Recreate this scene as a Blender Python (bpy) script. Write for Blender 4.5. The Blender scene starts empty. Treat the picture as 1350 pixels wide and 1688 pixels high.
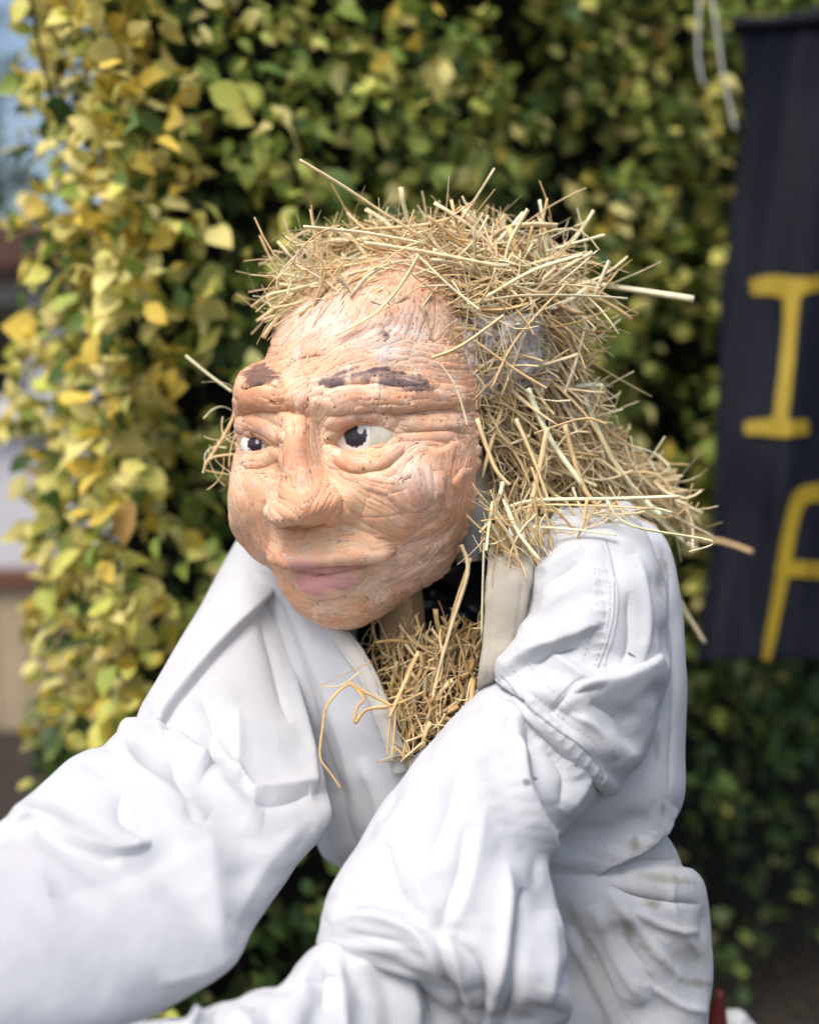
import bpy, bmesh, math, random
import numpy as np
from mathutils import Vector, Matrix
from mathutils.bvhtree import BVHTree
R = math.radians
random.seed(7); rng = np.random.default_rng(7)
scene = bpy.context.scene
col = scene.collection

# ------------------------------------------------------------------ camera
F = 2037.0                        # focal length in photo pixels (photo 1350 x 1688)
CAM = np.array([0.0, 0.0, 1.20]); PITCH = R(6.0)
FW = np.array([0, math.cos(PITCH), -math.sin(PITCH)]); UP = np.array([0, math.sin(PITCH), math.cos(PITCH)]); RT = np.array([1.0, 0, 0])
cam = bpy.data.cameras.new('camera'); cam_o = bpy.data.objects.new('camera', cam); col.objects.link(cam_o)
cam_o.location = CAM; cam_o.rotation_euler = (R(90) - PITCH, 0, 0)
cam.sensor_fit = 'VERTICAL'
cam.sensor_height = 24.0; cam.lens = 24.0 * F / 1688.0
cam.clip_start = 0.05; cam.clip_end = 1000
cam.dof.use_dof = True; cam.dof.focus_distance = 0.965
cam.dof.aperture_fstop = (cam.lens / 1000) / 0.0190; cam.dof.aperture_blades = 0
scene.camera = cam_o
# ------------------------------------------------------------------ world, sun, exposure
SUN_EL, SUN_AZ = R(60), R(-148)      # azimuth from +Y clockwise: the sun stands high to the left, behind the camera
w = bpy.data.worlds.new('World'); scene.world = w; w.use_nodes = True
nt = w.node_tree; sky = nt.nodes.new('ShaderNodeTexSky'); sky.sky_type = 'NISHITA'; sky.sun_disc = False
sky.sun_elevation = SUN_EL; sky.sun_rotation = SUN_AZ; sky.dust_density = 5.0; sky.air_density = 1.0; sky.ozone_density = 1.0
bg = nt.nodes['Background']; bg.inputs['Strength'].default_value = 0.15
nt.links.new(sky.outputs[0], bg.inputs[0])
sun = bpy.data.lights.new('sun', 'SUN'); sun.energy = 1.5; sun.angle = R(30); sun.color = (1.0, 0.97, 0.93)
sun_o = bpy.data.objects.new('sun', sun); col.objects.link(sun_o)
sd = Vector((math.sin(SUN_AZ) * math.cos(SUN_EL), math.cos(SUN_AZ) * math.cos(SUN_EL), math.sin(SUN_EL)))
sun_o.rotation_euler = sd.to_track_quat('Z', 'Y').to_euler(); sun_o.location = (-3, -3, 6)
scene.view_settings.view_transform = 'Standard'; scene.view_settings.look = 'None'
scene.view_settings.exposure = 0.48; scene.view_settings.gamma = 1.0
scene.render.engine = 'CYCLES'; scene.cycles.use_denoising = True
scene.cycles.max_bounces = 8; scene.cycles.transparent_max_bounces = 16

# ------------------------------------------------------------------ helpers
def P(px, py, d):
    px = np.asarray(px, float); py = np.asarray(py, float); d = np.asarray(d, float)
    q = FW + ((px - 675) / F)[..., None] * RT - ((py - 844) / F)[..., None] * UP
    return CAM + q * d[..., None]
def proj(V):
    q = V - CAM; d = q @ FW
    return 675 + F * (q @ RT) / d, 844 - F * (q @ UP) / d, d
_tab = np.random.default_rng(3).random((8, 4096))
def vnoise(p, seed=0):
    p = np.asarray(p, float); i = np.floor(p).astype(np.int64); f = p - i; f = f * f * (3 - 2 * f)
    t = _tab[seed % 8]
    def h(a, b, c): return t[((a * 73856093) ^ (b * 19349663) ^ (c * 83492791) ^ (seed * 7919)) & 4095]
    x, y, z = i[..., 0], i[..., 1], i[..., 2]; fx, fy, fz = f[..., 0], f[..., 1], f[..., 2]
    l = lambda a, b, k: a + (b - a) * k
    return l(l(l(h(x, y, z), h(x+1, y, z), fx), l(h(x, y+1, z), h(x+1, y+1, z), fx), fy),
             l(l(h(x, y, z+1), h(x+1, y, z+1), fx), l(h(x, y+1, z+1), h(x+1, y+1, z+1), fx), fy), fz) * 2 - 1
def fbm(p, octv=4, seed=0):
    s = 0; a = 1.0; n = 0
    for k in range(octv):
        s = s + a * vnoise(p * 2 ** k + 17.3 * k, seed + k); n += a; a *= .5
    return s / n
def smooth(x, a, b):
    t = np.clip((x - a) / (b - a), 0, 1); return t * t * (3 - 2 * t)
def catmull(pts, n):
    pts = np.asarray(pts, float); m = len(pts)
    t = np.linspace(0, m - 1, n); i = np.clip(t.astype(int), 0, m - 2); f = (t - i)[:, None]
    g = lambda k: pts[np.clip(k, 0, m - 1)]
    a, b, c, d = g(i - 1), g(i), g(i + 1), g(i + 2)
    return .5 * (2 * b + (c - a) * f + (2 * a - 5 * b + 4 * c - d) * f ** 2 + (3 * b - a - 3 * c + d) * f ** 3)
def resample(pts, n):
    pts = np.asarray(pts, float); s = np.r_[0, np.cumsum(np.linalg.norm(np.diff(pts, axis=0), axis=1))]
    t = np.linspace(0, s[-1], n)
    return np.stack([np.interp(t, s, pts[:, k]) for k in range(pts.shape[1])], 1)
def in_poly(x, y, poly):
    r = np.zeros(np.shape(x), bool); n = len(poly)
    for i in range(n):
        x1, y1 = poly[i]; x2, y2 = poly[(i + 1) % n]
        if y1 == y2: continue
        c = ((y1 > y) != (y2 > y)) & (x < (x2 - x1) * (y - y1) / (y2 - y1) + x1); r ^= c
    return r
def poly_dist(x, y, pts, closed=False):
    """distance, signed side and parameter along a polyline"""
    pts = np.asarray(pts, float); seg = list(zip(pts[:-1], pts[1:]))
    if closed: seg.append((pts[-1], pts[0]))
    best = np.full(np.shape(x), 1e9); side = np.zeros(np.shape(x)); par = np.zeros(np.shape(x))
    L = [np.linalg.norm(b - a) for a, b in seg]; tot = sum(L); acc = 0
    for (a, b), l in zip(seg, L):
        dx, dy = (b - a) / max(l, 1e-6); rx, ry = x - a[0], y - a[1]
        t = np.clip(rx * dx + ry * dy, 0, l); ex, ey = rx - t * dx, ry - t * dy
        d = np.hypot(ex, ey); m = d < best
        best = np.where(m, d, best); side = np.where(m, np.sign(dx * ry - dy * rx), side); par = np.where(m, (acc + t) / tot, par); acc += l
    return best, side, par

def link(o, parent=None, root_loc=None):
    col.objects.link(o)
    if parent is not None: o.parent = parent
    return o
def empty(name, loc, label, cat, group=None):
    o = bpy.data.objects.new(name, None); o.location = loc; col.objects.link(o); o.empty_display_size = .1
    o['label'] = label; o['category'] = cat
    if group: o['group'] = group
    return o
def world_origin(o):
    p = np.zeros(3)
    while o is not None: p += np.array(o.location); o = o.parent
    return p
def mesh_np(name, V, faces, mat, parent=None, colr=None, smooth_sh=True, attrs=None):
    """faces: (n,k) array, or a list of such arrays.  V in world space; the object keeps its parent's origin."""
    V = np.asarray(V, float).reshape(-1, 3)
    if parent is not None: V = V - world_origin(parent)
    if not isinstance(faces, list): faces = [faces]
    faces = [np.asarray(f, np.int32) for f in faces if len(f)]
    me = bpy.data.meshes.new(name)
    me.vertices.add(len(V)); me.vertices.foreach_set('co', V.astype(np.float32).ravel())
    tot = np.concatenate([np.full(len(f), f.shape[1], np.int32) for f in faces]); idx = np.concatenate([f.ravel() for f in faces])
    me.loops.add(len(idx)); me.loops.foreach_set('vertex_index', idx)
    me.polygons.add(len(tot)); me.polygons.foreach_set('loop_start', np.r_[0, np.cumsum(tot)[:-1]].astype(np.int32))
    me.polygons.foreach_set('loop_total', tot)
    me.update(calc_edges=True)
    me.polygons.foreach_set('use_smooth', np.full(len(tot), smooth_sh))
    if colr is not None:
        c = np.ones((len(V), 4), np.float32); c[:, :3] = np.asarray(colr).reshape(-1, 3)
        a = me.color_attributes.new('col', 'FLOAT_COLOR', 'POINT'); a.data.foreach_set('color', c.ravel())
    for k, v in (attrs or {}).items():
        a = me.attributes.new(k, 'FLOAT', 'POINT'); a.data.foreach_set('value', np.asarray(v, np.float32).ravel())
    if mat: me.materials.append(mat)
    o = bpy.data.objects.new(name, me); link(o, parent)
    return o
def tag(o, label=None, cat=None, group=None, kind=None):
    if label: o['label'] = label
    if cat: o['category'] = cat
    if group: o['group'] = group
    if kind: o['kind'] = kind
    return o
def grid_faces(H, W, wrap=False):
    i = np.arange(H * W).reshape(H, W)
    if wrap: i = np.concatenate([i, i[:, :1]], 1)
    return np.stack([i[:-1, :-1], i[:-1, 1:], i[1:, 1:], i[1:, :-1]], -1).reshape(-1, 4)
def box_np(c, s, rotz=0):
    v = np.array([[x, y, z] for x in (-.5, .5) for y in (-.5, .5) for z in (-.5, .5)]) * np.array(s)
    cz, sz = math.cos(rotz), math.sin(rotz)
    v = v @ np.array([[cz, sz, 0], [-sz, cz, 0], [0, 0, 1]])
    f = np.array([[0, 1, 3, 2], [4, 6, 7, 5], [0, 4, 5, 1], [2, 3, 7, 6], [0, 2, 6, 4], [1, 5, 7, 3]])
    return v + np.array(c), f
def box(name, c, s, mat, parent=None, rotz=0, bevel=0.0):
    v, f = box_np(c, s, rotz); o = mesh_np(name, v, f, mat, parent, smooth_sh=False)
    if bevel:
        m = o.modifiers.new('bevel', 'BEVEL'); m.width = bevel; m.segments = 2
    return o
def tube_np(pts, rad, ns=4, flat=1.0, up=None):
    """swept tube; rad scalar or per point; returns verts, quads"""
    pts = np.asarray(pts, float); n = len(pts); rad = np.broadcast_to(np.asarray(rad, float), (n,))
    T = np.gradient(pts, axis=0); T /= np.linalg.norm(T, axis=1)[:, None] + 1e-12
    u = np.array(up if up is not None else [0.31, 0.22, 0.92]); 
    A = np.cross(T, u); A /= np.linalg.norm(A, axis=1)[:, None] + 1e-9; B = np.cross(T, A)
    th = np.arange(ns) / ns * 2 * np.pi
    V = pts[:, None] + rad[:, None, None] * (np.cos(th)[None, :, None] * A[:, None] + flat * np.sin(th)[None, :, None] * B[:, None])
    f = grid_faces(n, ns, True)
    caps = [np.arange(ns)[None, ::-1], (np.arange(ns) + (n - 1) * ns)[None]]
    return V.reshape(-1, 3), f, caps

# ------------------------------------------------------------------ materials
def new_mat(name):
    m = bpy.data.materials.new(name); m.use_nodes = True
    return m, m.node_tree, m.node_tree.nodes['Principled BSDF']
def N(nt, t, **kw):
    n = nt.nodes.new(t)
    for k, v in kw.items(): setattr(n, k, v)
    return n
def simple_mat(name, c, rough=.7, scale=8., var=.25, bump=.0, bscale=60., spec=.3, coat=0):
    m, nt, b = new_mat(name)
    tc = N(nt, 'ShaderNodeTexCoord'); no = N(nt, 'ShaderNodeTexNoise'); no.inputs['Scale'].default_value = scale; no.inputs['Detail'].default_value = 6
    nt.links.new(tc.outputs['Object'], no.inputs['Vector'])
    mx = N(nt, 'ShaderNodeMix', data_type='RGBA'); mx.inputs['A'].default_value = (*[x * (1 - var) for x in c], 1); mx.inputs['B'].default_value = (*[min(1, x * (1 + var)) for x in c], 1)
    nt.links.new(no.outputs['Fac'], mx.inputs['Factor']); nt.links.new(mx.outputs['Result'], b.inputs['Base Color'])
    b.inputs['Roughness'].default_value = rough; b.inputs['Specular IOR Level'].default_value = spec; b.inputs['Coat Weight'].default_value = coat
    if bump:
        n2 = N(nt, 'ShaderNodeTexNoise'); n2.inputs['Scale'].default_value = bscale; n2.inputs['Detail'].default_value = 5
        nt.links.new(tc.outputs['Object'], n2.inputs['Vector'])
        bp = N(nt, 'ShaderNodeBump'); bp.inputs['Strength'].default_value = .6; bp.inputs['Distance'].default_value = bump
        nt.links.new(n2.outputs['Fac'], bp.inputs['Height']); nt.links.new(bp.outputs['Normal'], b.inputs['Normal'])
    return m
def attr_mat(name, rough=.6, spec=.3, bump=0, bscale=300, transl=0.0, var=.15, vscale=40, stretch=None):
    """base colour from the 'col' attribute, broken up by noise"""
    m, nt, b = new_mat(name)
    at = N(nt, 'ShaderNodeAttribute', attribute_name='col'); tc = N(nt, 'ShaderNodeTexCoord')
    no = N(nt, 'ShaderNodeTexNoise'); no.inputs['Scale'].default_value = vscale; no.inputs['Detail'].default_value = 5
    nt.links.new(tc.outputs['Object'], no.inputs['Vector'])
    mr = N(nt, 'ShaderNodeMapRange'); mr.inputs['From Min'].default_value = .25; mr.inputs['From Max'].default_value = .75
    mr.inputs['To Min'].default_value = 1 - var; mr.inputs['To Max'].default_value = 1 + var
    nt.links.new(no.outputs['Fac'], mr.inputs['Value'])
    vm = N(nt, 'ShaderNodeVectorMath', operation='SCALE'); nt.links.new(at.outputs['Color'], vm.inputs[0]); nt.links.new(mr.outputs[0], vm.inputs['Scale'])
    nt.links.new(vm.outputs[0], b.inputs['Base Color']); b.inputs['Roughness'].default_value = rough; b.inputs['Specular IOR Level'].default_value = spec
    if bump:
        n2 = N(nt, 'ShaderNodeTexNoise'); n2.inputs['Scale'].default_value = bscale; n2.inputs['Detail'].default_value = 6; n2.inputs['Roughness'].default_value = .6
        nt.links.new(tc.outputs['Object'], n2.inputs['Vector'])
        bp = N(nt, 'ShaderNodeBump'); bp.inputs['Strength'].default_value = .8; bp.inputs['Distance'].default_value = bump
        nt.links.new(n2.outputs['Fac'], bp.inputs['Height']); nt.links.new(bp.outputs['Normal'], b.inputs['Normal'])
    if transl:
        out = nt.nodes['Material Output']; tr = N(nt, 'ShaderNodeBsdfTranslucent'); nt.links.new(vm.outputs[0], tr.inputs['Color'])
        mxs = N(nt, 'ShaderNodeMixShader'); mxs.inputs[0].default_value = transl
        nt.links.new(b.outputs[0], mxs.inputs[1]); nt.links.new(tr.outputs[0], mxs.inputs[2]); nt.links.new(mxs.outputs[0], out.inputs['Surface'])
    return m
M = {}
M['leaf'] = attr_mat('hedge_leaf', rough=.5, spec=.3, transl=.3, var=.22, vscale=60)
M['straw'] = attr_mat('straw', rough=.45, spec=.4, transl=.12, var=.2, vscale=120)
M['face'] = attr_mat('painted_papier_mache', rough=.62, spec=.3, bump=.0004, bscale=650, var=.10, vscale=90)
M['eye'] = attr_mat('painted_eye', rough=.3, spec=.5, bump=.0003, bscale=500, var=.05)
M['ground'] = simple_mat('dark_soil', (.035, .027, .02), .95, 5, .5, .02, 30)
M['wood'] = simple_mat('pale_pine', (.52, .36, .2), .6, 14, .15)
M['inner'] = simple_mat('grey_tape', (.50, .50, .47), .5, 20, .15, .001, 60)
M['navy_plastic'] = simple_mat('dark_plastic', (.012, .018, .026), .25, 20, .3, .004, 25, spec=.5)
M['twig'] = simple_mat('twig_bark', (.05, .035, .025), .9, 60, .4)
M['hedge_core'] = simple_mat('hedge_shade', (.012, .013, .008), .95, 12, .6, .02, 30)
M['banner'] = simple_mat('black_banner_cloth', (.0060, .0072, .0145), .75, 30, .25, .0006, 900, spec=.2)
M['yellow'] = simple_mat('yellow_paint', (.31, .22, .015), .6, 10, .45, .0005, 200)
M['redwood'] = simple_mat('dark_red_paint', (.10, .016, .012), .45, 20, .3)
M['render'] = simple_mat('pale_render', (.62, .62, .66), .9, 3, .12)
M['white'] = simple_mat('white_paint', (.78, .78, .76), .5, 6, .05)
M['glass'] = simple_mat('dark_glass', (.01, .011, .015), .08, 3, .3, spec=.6)
M['fence'] = simple_mat('fence_board', (.42, .34, .23), .85, 9, .3)
M['fence_rail'] = simple_mat('fence_rail', (.16, .075, .05), .85, 9, .3)
M['string'] = simple_mat('white_string', (.75, .75, .72), .6, 50, .1)
M['bark'] = simple_mat('bark', (.09, .065, .045), .95, 20, .4, .01, 40)
def cloth_mat():
    m, nt, b = new_mat('white_cotton_drill')
    at = N(nt, 'ShaderNodeAttribute', attribute_name='col'); tc = N(nt, 'ShaderNodeTexCoord')
    n3 = N(nt, 'ShaderNodeTexNoise'); n3.inputs['Scale'].default_value = 22; n3.inputs['Detail'].default_value = 7; nt.links.new(tc.outputs['Object'], n3.inputs['Vector'])
    mr = N(nt, 'ShaderNodeMapRange'); mr.inputs['To Min'].default_value = .93; mr.inputs['To Max'].default_value = 1.07; nt.links.new(n3.outputs['Fac'], mr.inputs['Value'])
    vm = N(nt, 'ShaderNodeVectorMath', operation='SCALE'); nt.links.new(at.outputs['Color'], vm.inputs[0]); nt.links.new(mr.outputs[0], vm.inputs['Scale'])
    nt.links.new(vm.outputs[0], b.inputs['Base Color'])
    b.inputs['Roughness'].default_value = .78; b.inputs['Specular IOR Level'].default_value = .25; b.inputs['Sheen Weight'].default_value = .15
    wv = N(nt, 'ShaderNodeTexWave', bands_direction='DIAGONAL'); wv.inputs['Scale'].default_value = 420; wv.inputs['Distortion'].default_value = .6; wv.inputs['Detail'].default_value = 1
    no = N(nt, 'ShaderNodeTexNoise'); no.inputs['Scale'].default_value = 45; no.inputs['Detail'].default_value = 5
    nt.links.new(tc.outputs['Object'], wv.inputs['Vector']); nt.links.new(tc.outputs['Object'], no.inputs['Vector'])
    b1 = N(nt, 'ShaderNodeBump'); b1.inputs['Strength'].default_value = .5; b1.inputs['Distance'].default_value = .0005
    b2 = N(nt, 'ShaderNodeBump'); b2.inputs['Strength'].default_value = .5; b2.inputs['Distance'].default_value = .003
    nt.links.new(wv.outputs['Fac'], b1.inputs['Height']); nt.links.new(no.outputs['Fac'], b2.inputs['Height'])
    nt.links.new(b1.outputs['Normal'], b2.inputs['Normal']); nt.links.new(b2.outputs['Normal'], b.inputs['Normal'])
    return m
M['cloth'] = cloth_mat()
def film_mat():
    m, nt, b = new_mat('clear_plastic_film'); out = nt.nodes['Material Output']
    tc = N(nt, 'ShaderNodeTexCoord'); no = N(nt, 'ShaderNodeTexNoise'); no.inputs['Scale'].default_value = 40; no.inputs['Detail'].default_value = 4; no.inputs['Distortion'].default_value = 1.5
    nt.links.new(tc.outputs['Object'], no.inputs['Vector'])
    bp = N(nt, 'ShaderNodeBump'); bp.inputs['Strength'].default_value = .9; bp.inputs['Distance'].default_value = .006; nt.links.new(no.outputs['Fac'], bp.inputs['Height'])
    b.inputs['Base Color'].default_value = (.85, .86, .88, 1); b.inputs['Roughness'].default_value = .18; b.inputs['Specular IOR Level'].default_value = .8
    nt.links.new(bp.outputs['Normal'], b.inputs['Normal'])
    tr = N(nt, 'ShaderNodeBsdfTransparent'); mx = N(nt, 'ShaderNodeMixShader')
    lw = N(nt, 'ShaderNodeTexNoise'); lw.inputs['Scale'].default_value = 16; lw.inputs['Detail'].default_value = 5; lw.inputs['Distortion'].default_value = 2.
    nt.links.new(tc.outputs['Object'], lw.inputs['Vector'])
    mr = N(nt, 'ShaderNodeMapRange'); mr.inputs['From Min'].default_value = .46; mr.inputs['From Max'].default_value = .66; mr.inputs['To Min'].default_value = .05; mr.inputs['To Max'].default_value = .46
    nt.links.new(lw.outputs['Fac'], mr.inputs['Value']); nt.links.new(mr.outputs[0], mx.inputs[0])
    nt.links.new(tr.outputs[0], mx.inputs[1]); nt.links.new(b.outputs[0], mx.inputs[2]); nt.links.new(mx.outputs[0], out.inputs['Surface'])
    return m
M['film'] = film_mat()

# ------------------------------------------------------------------ ground
g = 120.0
gv = np.array([[-g, -g, 0], [g, -g, 0], [g, g, 0], [-g, g, 0]])
tag(mesh_np('ground', gv, [np.array([[0, 1, 2, 3]])], M['ground'], smooth_sh=False), kind='structure')

# ------------------------------------------------------------------ sculpting tools
class Sculpt:
    """a grid of vertices that folds, rolls and creases are pressed into"""
    def __init__(s, V, wrap=False, outward=None):
        s.V = V; s.wrap = wrap; s.outward = outward; s.crisp = wrap; s.gain = .72 if wrap else 1.0
    def normals(s):
        V = s.V
        if s.wrap: E = np.concatenate([V[:, -1:], V, V[:, :1]], 1); du = (E[:, 2:] - E[:, :-2])
        else: du = np.gradient(V, axis=1)
        dv = np.gradient(V, axis=0); n = np.cross(du, dv); n /= np.linalg.norm(n, axis=2)[..., None] + 1e-12
        c = s.outward if s.outward is not None else V.mean(1, keepdims=True)
        if ((n * (V - c)).sum(2)).mean() < 0: n = -n
        return n
    def prep(s):
        s.n = s.normals(); s.px, s.py, s.d = proj(s.V)
        v = CAM - s.V; v /= np.linalg.norm(v, axis=2)[..., None]
        s.face = np.clip((s.n * v).sum(2) * 4 + .15, 0, 1)
    def strokes(s, lst):
        s.prep(); D = np.zeros(s.px.shape)
        for st in lst:
            pts, sig, amp = st[0], st[1], st[2]; kind = st[3] if len(st) > 3 else 'g'; side = st[4] if len(st) > 4 else 1
            tap = st[5] if len(st) > 5 else .2
            pts = resample(catmull(pts, 8 * len(pts)), 4 * len(pts) + 4)
            x0, y0 = pts.min(0) - 4 * sig; x1, y1 = pts.max(0) + 4 * sig
            m = (s.px > x0) & (s.px < x1) & (s.py > y0) & (s.py < y1) & (s.face > 0)
            if not m.any(): continue
            d, sd, t = poly_dist(s.px[m], s.py[m], pts)
            if kind == 'g' and s.crisp: wv = np.exp(-(np.sqrt((d / sig) ** 2 + .03) - .173) * 1.7)
            elif kind == 'g': wv = np.exp(-(d / sig) ** 2)
            elif kind == 's':
                pos = sd * side > 0; h = max(1.6, sig * .12)
                wv = np.where(pos, np.exp(-(d / sig) ** 1.5), np.exp(-(d / h) ** 2))
            elif kind == 'r':            # roll: round profile
                wv = np.sqrt(np.clip(1 - (d / sig) ** 2, 0, 1))
            if tap > 0: wv = wv * np.clip(np.minimum(t, 1 - t) / tap, 0, 1) ** .7
            D[m] += amp * wv * s.face[m] * s.gain
        s.V = s.V + s.n * D[..., None]
    def blobs(s, lst):
        s.prep(); D = np.zeros(s.px.shape)
        for (x, y, sx, sy, amp) in lst: D += amp * np.exp(-((s.px - x) / sx) ** 2 - ((s.py - y) / sy) ** 2) * s.face
        s.V = s.V + s.n * D[..., None]
    def noise(s, scale, amp, octv=4, seed=0, stretch=None):
        n = s.normals(); q = s.V * scale
        if stretch is not None: q = q * np.array(stretch)
        s.V = s.V + n * (fbm(q, octv, seed) * amp)[..., None]
def crumple(S, scale, amp, seed, warp=.5, rotv=None):
    """sharp-edged creases: folded noise"""
    n = S.normals(); q = S.V if rotv is None else S.V @ rotv
    q = q * scale; q = q + warp * np.stack([fbm(q * .7 + 3, 2, seed), fbm(q * .7 + 11, 2, seed + 1), fbm(q * .7 + 23, 2, seed + 2)], -1)
    a = np.abs(vnoise(q, seed)); b = np.abs(vnoise(q * 1.9 + 7, seed + 3))
    S.V = S.V + n * ((.35 - a) * amp + (.3 - b) * amp * .4)[..., None]
def drape(S, ku=1.04, kv=1.08, iters=220, step=3, attract=.012, grav=.00004, seed=1, bend=.35, vfield=None, nsc=30, namp=.0025):
    """lets the sleeve buckle like cloth: the grid gets more length than its shape needs, and relaxes into wrinkles"""
    base = S.V[::step, ::step].copy(); H, W = base.shape[:2]; rg = np.random.default_rng(seed)
    X = base + S.normals()[::step, ::step] * (fbm(base * nsc, 2, seed) * namp)[..., None]
    kvf = np.full((H, 1), kv) if vfield is None else 1 + (kv - 1) * np.interp(np.linspace(0, 1, H), np.linspace(0, 1, len(vfield)), vfield)[:, None]
    kuf = np.full((H, 1), ku)
    L = lambda a, b: np.linalg.norm(a - b, axis=-1)
    ru = L(base, np.roll(base, -1, 1)) * kuf; rv = L(base[:-1], base[1:]) * (kvf[:-1] + kvf[1:]) / 2
    nb_ = np.roll(base, -1, 1); sh = ((kvf[:-1] ** 2 + ku ** 2) / 2) ** .5
    rd1 = L(base[:-1], nb_[1:]) * sh; rd2 = L(nb_[:-1], base[1:]) * sh
    bu = L(base, np.roll(base, -2, 1)) * ku; bv = L(base[:-2], base[2:]) * kvf[1:-1]
    def cor(a, b, r, k, only_short=False):
        d = b - a; l = np.linalg.norm(d, axis=-1) + 1e-9; c = (l - r) / l * .5
        if only_short: c = np.minimum(c, 0)
        return d * (c * k)[..., None]
    pin = np.ones((H, 1, 1)); pin[:2] = 0; pin[-2:] = 0
    for it in range(iters):
        D = np.zeros_like(X)
        c = cor(X, np.roll(X, -1, 1), ru, 1); D += c; D -= np.roll(c, 1, 1)
        c = cor(X[:-1], X[1:], rv, 1); D[:-1] += c; D[1:] -= c
        Xr = np.roll(X, -1, 1)
        c = cor(X[:-1], Xr[1:], rd1, .6); D[:-1] += c; D[1:] -= np.roll(c, 1, 1)
        c = cor(Xr[:-1], X[1:], rd2, .6); D[:-1] += np.roll(c, 1, 1); D[1:] -= c
        c = cor(X, np.roll(X, -2, 1), bu, bend, True); D += c; D -= np.roll(c, 2, 1)
        c = cor(X[:-2], X[2:], bv, bend, True); D[:-2] += c; D[2:] -= c
        X = X + pin * (D * .42 + (base - X) * attract + np.array([0, 0, -grav]))
    Df = X - base
    # smooth upsample of the offsets back to the fine grid
    Hf, Wf = S.V.shape[:2]
    def up(a, n, st, ax, wrap):
        m = a.shape[ax]; t = np.arange(n) / st; i = np.floor(t).astype(int); f = t - i; sh_ = [1, 1, 1]; sh_[ax] = n; f = f.reshape(sh_)
        g_ = (lambda k: np.take(a, k % m, ax)) if wrap else (lambda k: np.take(a, np.clip(k, 0, m - 1), ax))
        p0, p1, p2, p3 = g_(i - 1), g_(i), g_(i + 1), g_(i + 2)
        return .5 * (2 * p1 + (p2 - p0) * f + (2 * p0 - 5 * p1 + 4 * p2 - p3) * f ** 2 + (3 * p1 - p0 - 3 * p2 + p3) * f ** 3)
    Df = up(Df, Hf, step, 0, False); Df = up(Df, Wf, step, 1, True)
    S.V = S.V + Df
def wrinkle(S, ku, kv, seed, vfield=None, c=10, m=5, att=.004):
    """broad buckles first, then the sharper secondary creases"""
    drape(S, ku, kv, 260, c, att, .00006, seed, .5, vfield, 11, .006)
    drape(S, 1.002, 1.006, 110, m, .004, .0, seed + 1, .25, vfield, 24, .0015)
def tube_sil(stations, nu, nv, power=1.0):
    """closed tube through left / right outline stations: (Lx, Ly, Rx, Ry, depth, half thickness, depth slope L->R)"""
    st = np.array([list(s) + [0] * (7 - len(s)) for s in stations], float)
    S = catmull(st, nv)
    L = P(S[:, 0], S[:, 1], S[:, 4] - S[:, 6]); Rr = P(S[:, 2], S[:, 3], S[:, 4] + S[:, 6])
    c = (L + Rr) / 2; A = (Rr - L) / 2; B = c - CAM; B /= np.linalg.norm(B, axis=1)[:, None]
    t = np.linspace(0, 2 * np.pi, nu, endpoint=False)
    ct, s_ = np.cos(t), np.sin(t); ct = np.sign(ct) * np.abs(ct) ** power; s_ = np.sign(s_) * np.abs(s_) ** power
    V = c[:, None] + A[:, None] * ct[None, :, None] + (B * S[:, 5:6])[:, None] * s_[None, :, None]
    return V
ROOT = P(800, 1688, 1.10); ROOT[2] = 0.0
scare = empty('scarecrow', ROOT, 'scarecrow with painted papier mache face, straw hair and white coverall', 'scarecrow')

# ------------------------------------------------------------------ head: a papier mache mask
HC = P(578, 728, 1.052); YAW = R(24)
hx = RT * math.cos(YAW) - FW * math.sin(YAW)          # his left
hy = -RT * math.sin(YAW) - FW * math.cos(YAW)         # out of the face
hz = UP
FH, FWN = 620, 540
def face_template():
    th = np.linspace(R(-92), R(84), FWN)[None, :]; ph = np.linspace(R(80), R(-80), FH)[:, None]
    a, b, c = .088, .105, .153
    cp = np.sign(np.cos(ph)) * np.abs(np.cos(ph)) ** .82
    X = a * np.sin(th) * cp; Y = b * np.cos(th) * cp; Z = c * np.sin(ph) * np.ones_like(th)
    G = lambda x0, z0, sx, sz, amp: amp * np.exp(-((X - x0) / sx) ** 2 - ((Z - z0) / sz) ** 2)
    D = np.zeros_like(X)
    D += .007 * np.exp(-((Z - .036 + 1.5 * X ** 2) / .013) ** 2) * np.exp(-(X / .075) ** 6)      # brow ridge
    D += G(-.044, .000, .024, .020, -.010) + G(.044, .002, .026, .020, -.010)                      # sockets
    D += G(-.044, .001, .018, .012, .006) + G(.044, .003, .018, .012, .006)                        # bulge of the eyes
    D += G(0, .022, .010, .012, -.006)
    D += G(-.055, -.042, .026, .026, .010) + G(.056, -.042, .028, .028, .010)                      # cheeks
    D += G(0, -.10, .030, .030, .009) + G(0, -.145, .028, .02, .008)                               # mouth and chin
    D += G(-.05, -.09, .02, .03, -.003) + G(.055, -.10, .024, .03, -.004)
    # nose
    t = np.clip((.026 - Z) / .088, 0, 1)
    prof = np.where(Z < .026, .006 + .023 * t ** 1.15, .006 * np.exp(-((Z - .026) / .012) ** 2))
    prof = prof * smooth(Z, -.071, -.058)
    wd = .0100 + .0080 * t ** 2
    D += prof * np.exp(-np.abs(X / wd) ** 2.6)
    D += G(-.019, -.053, .0095, .011, .014) + G(.019, -.053, .0095, .011, .015)
    D += G(0, -.048, .015, .013, .007)
    Y = Y + D
    # nose tip droops a little
    Z = Z - .006 * np.exp(-((X) / .014) ** 2) * smooth(-Z, .03, .055) * smooth(Z, -.07, -.055)
    return X, Y, Z, G
fX, fY, fZ, _ = face_template()
V = HC + fX[..., None] * hx + fY[..., None] * hy + fZ[..., None] * hz
px, py, dd = proj(V)
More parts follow.
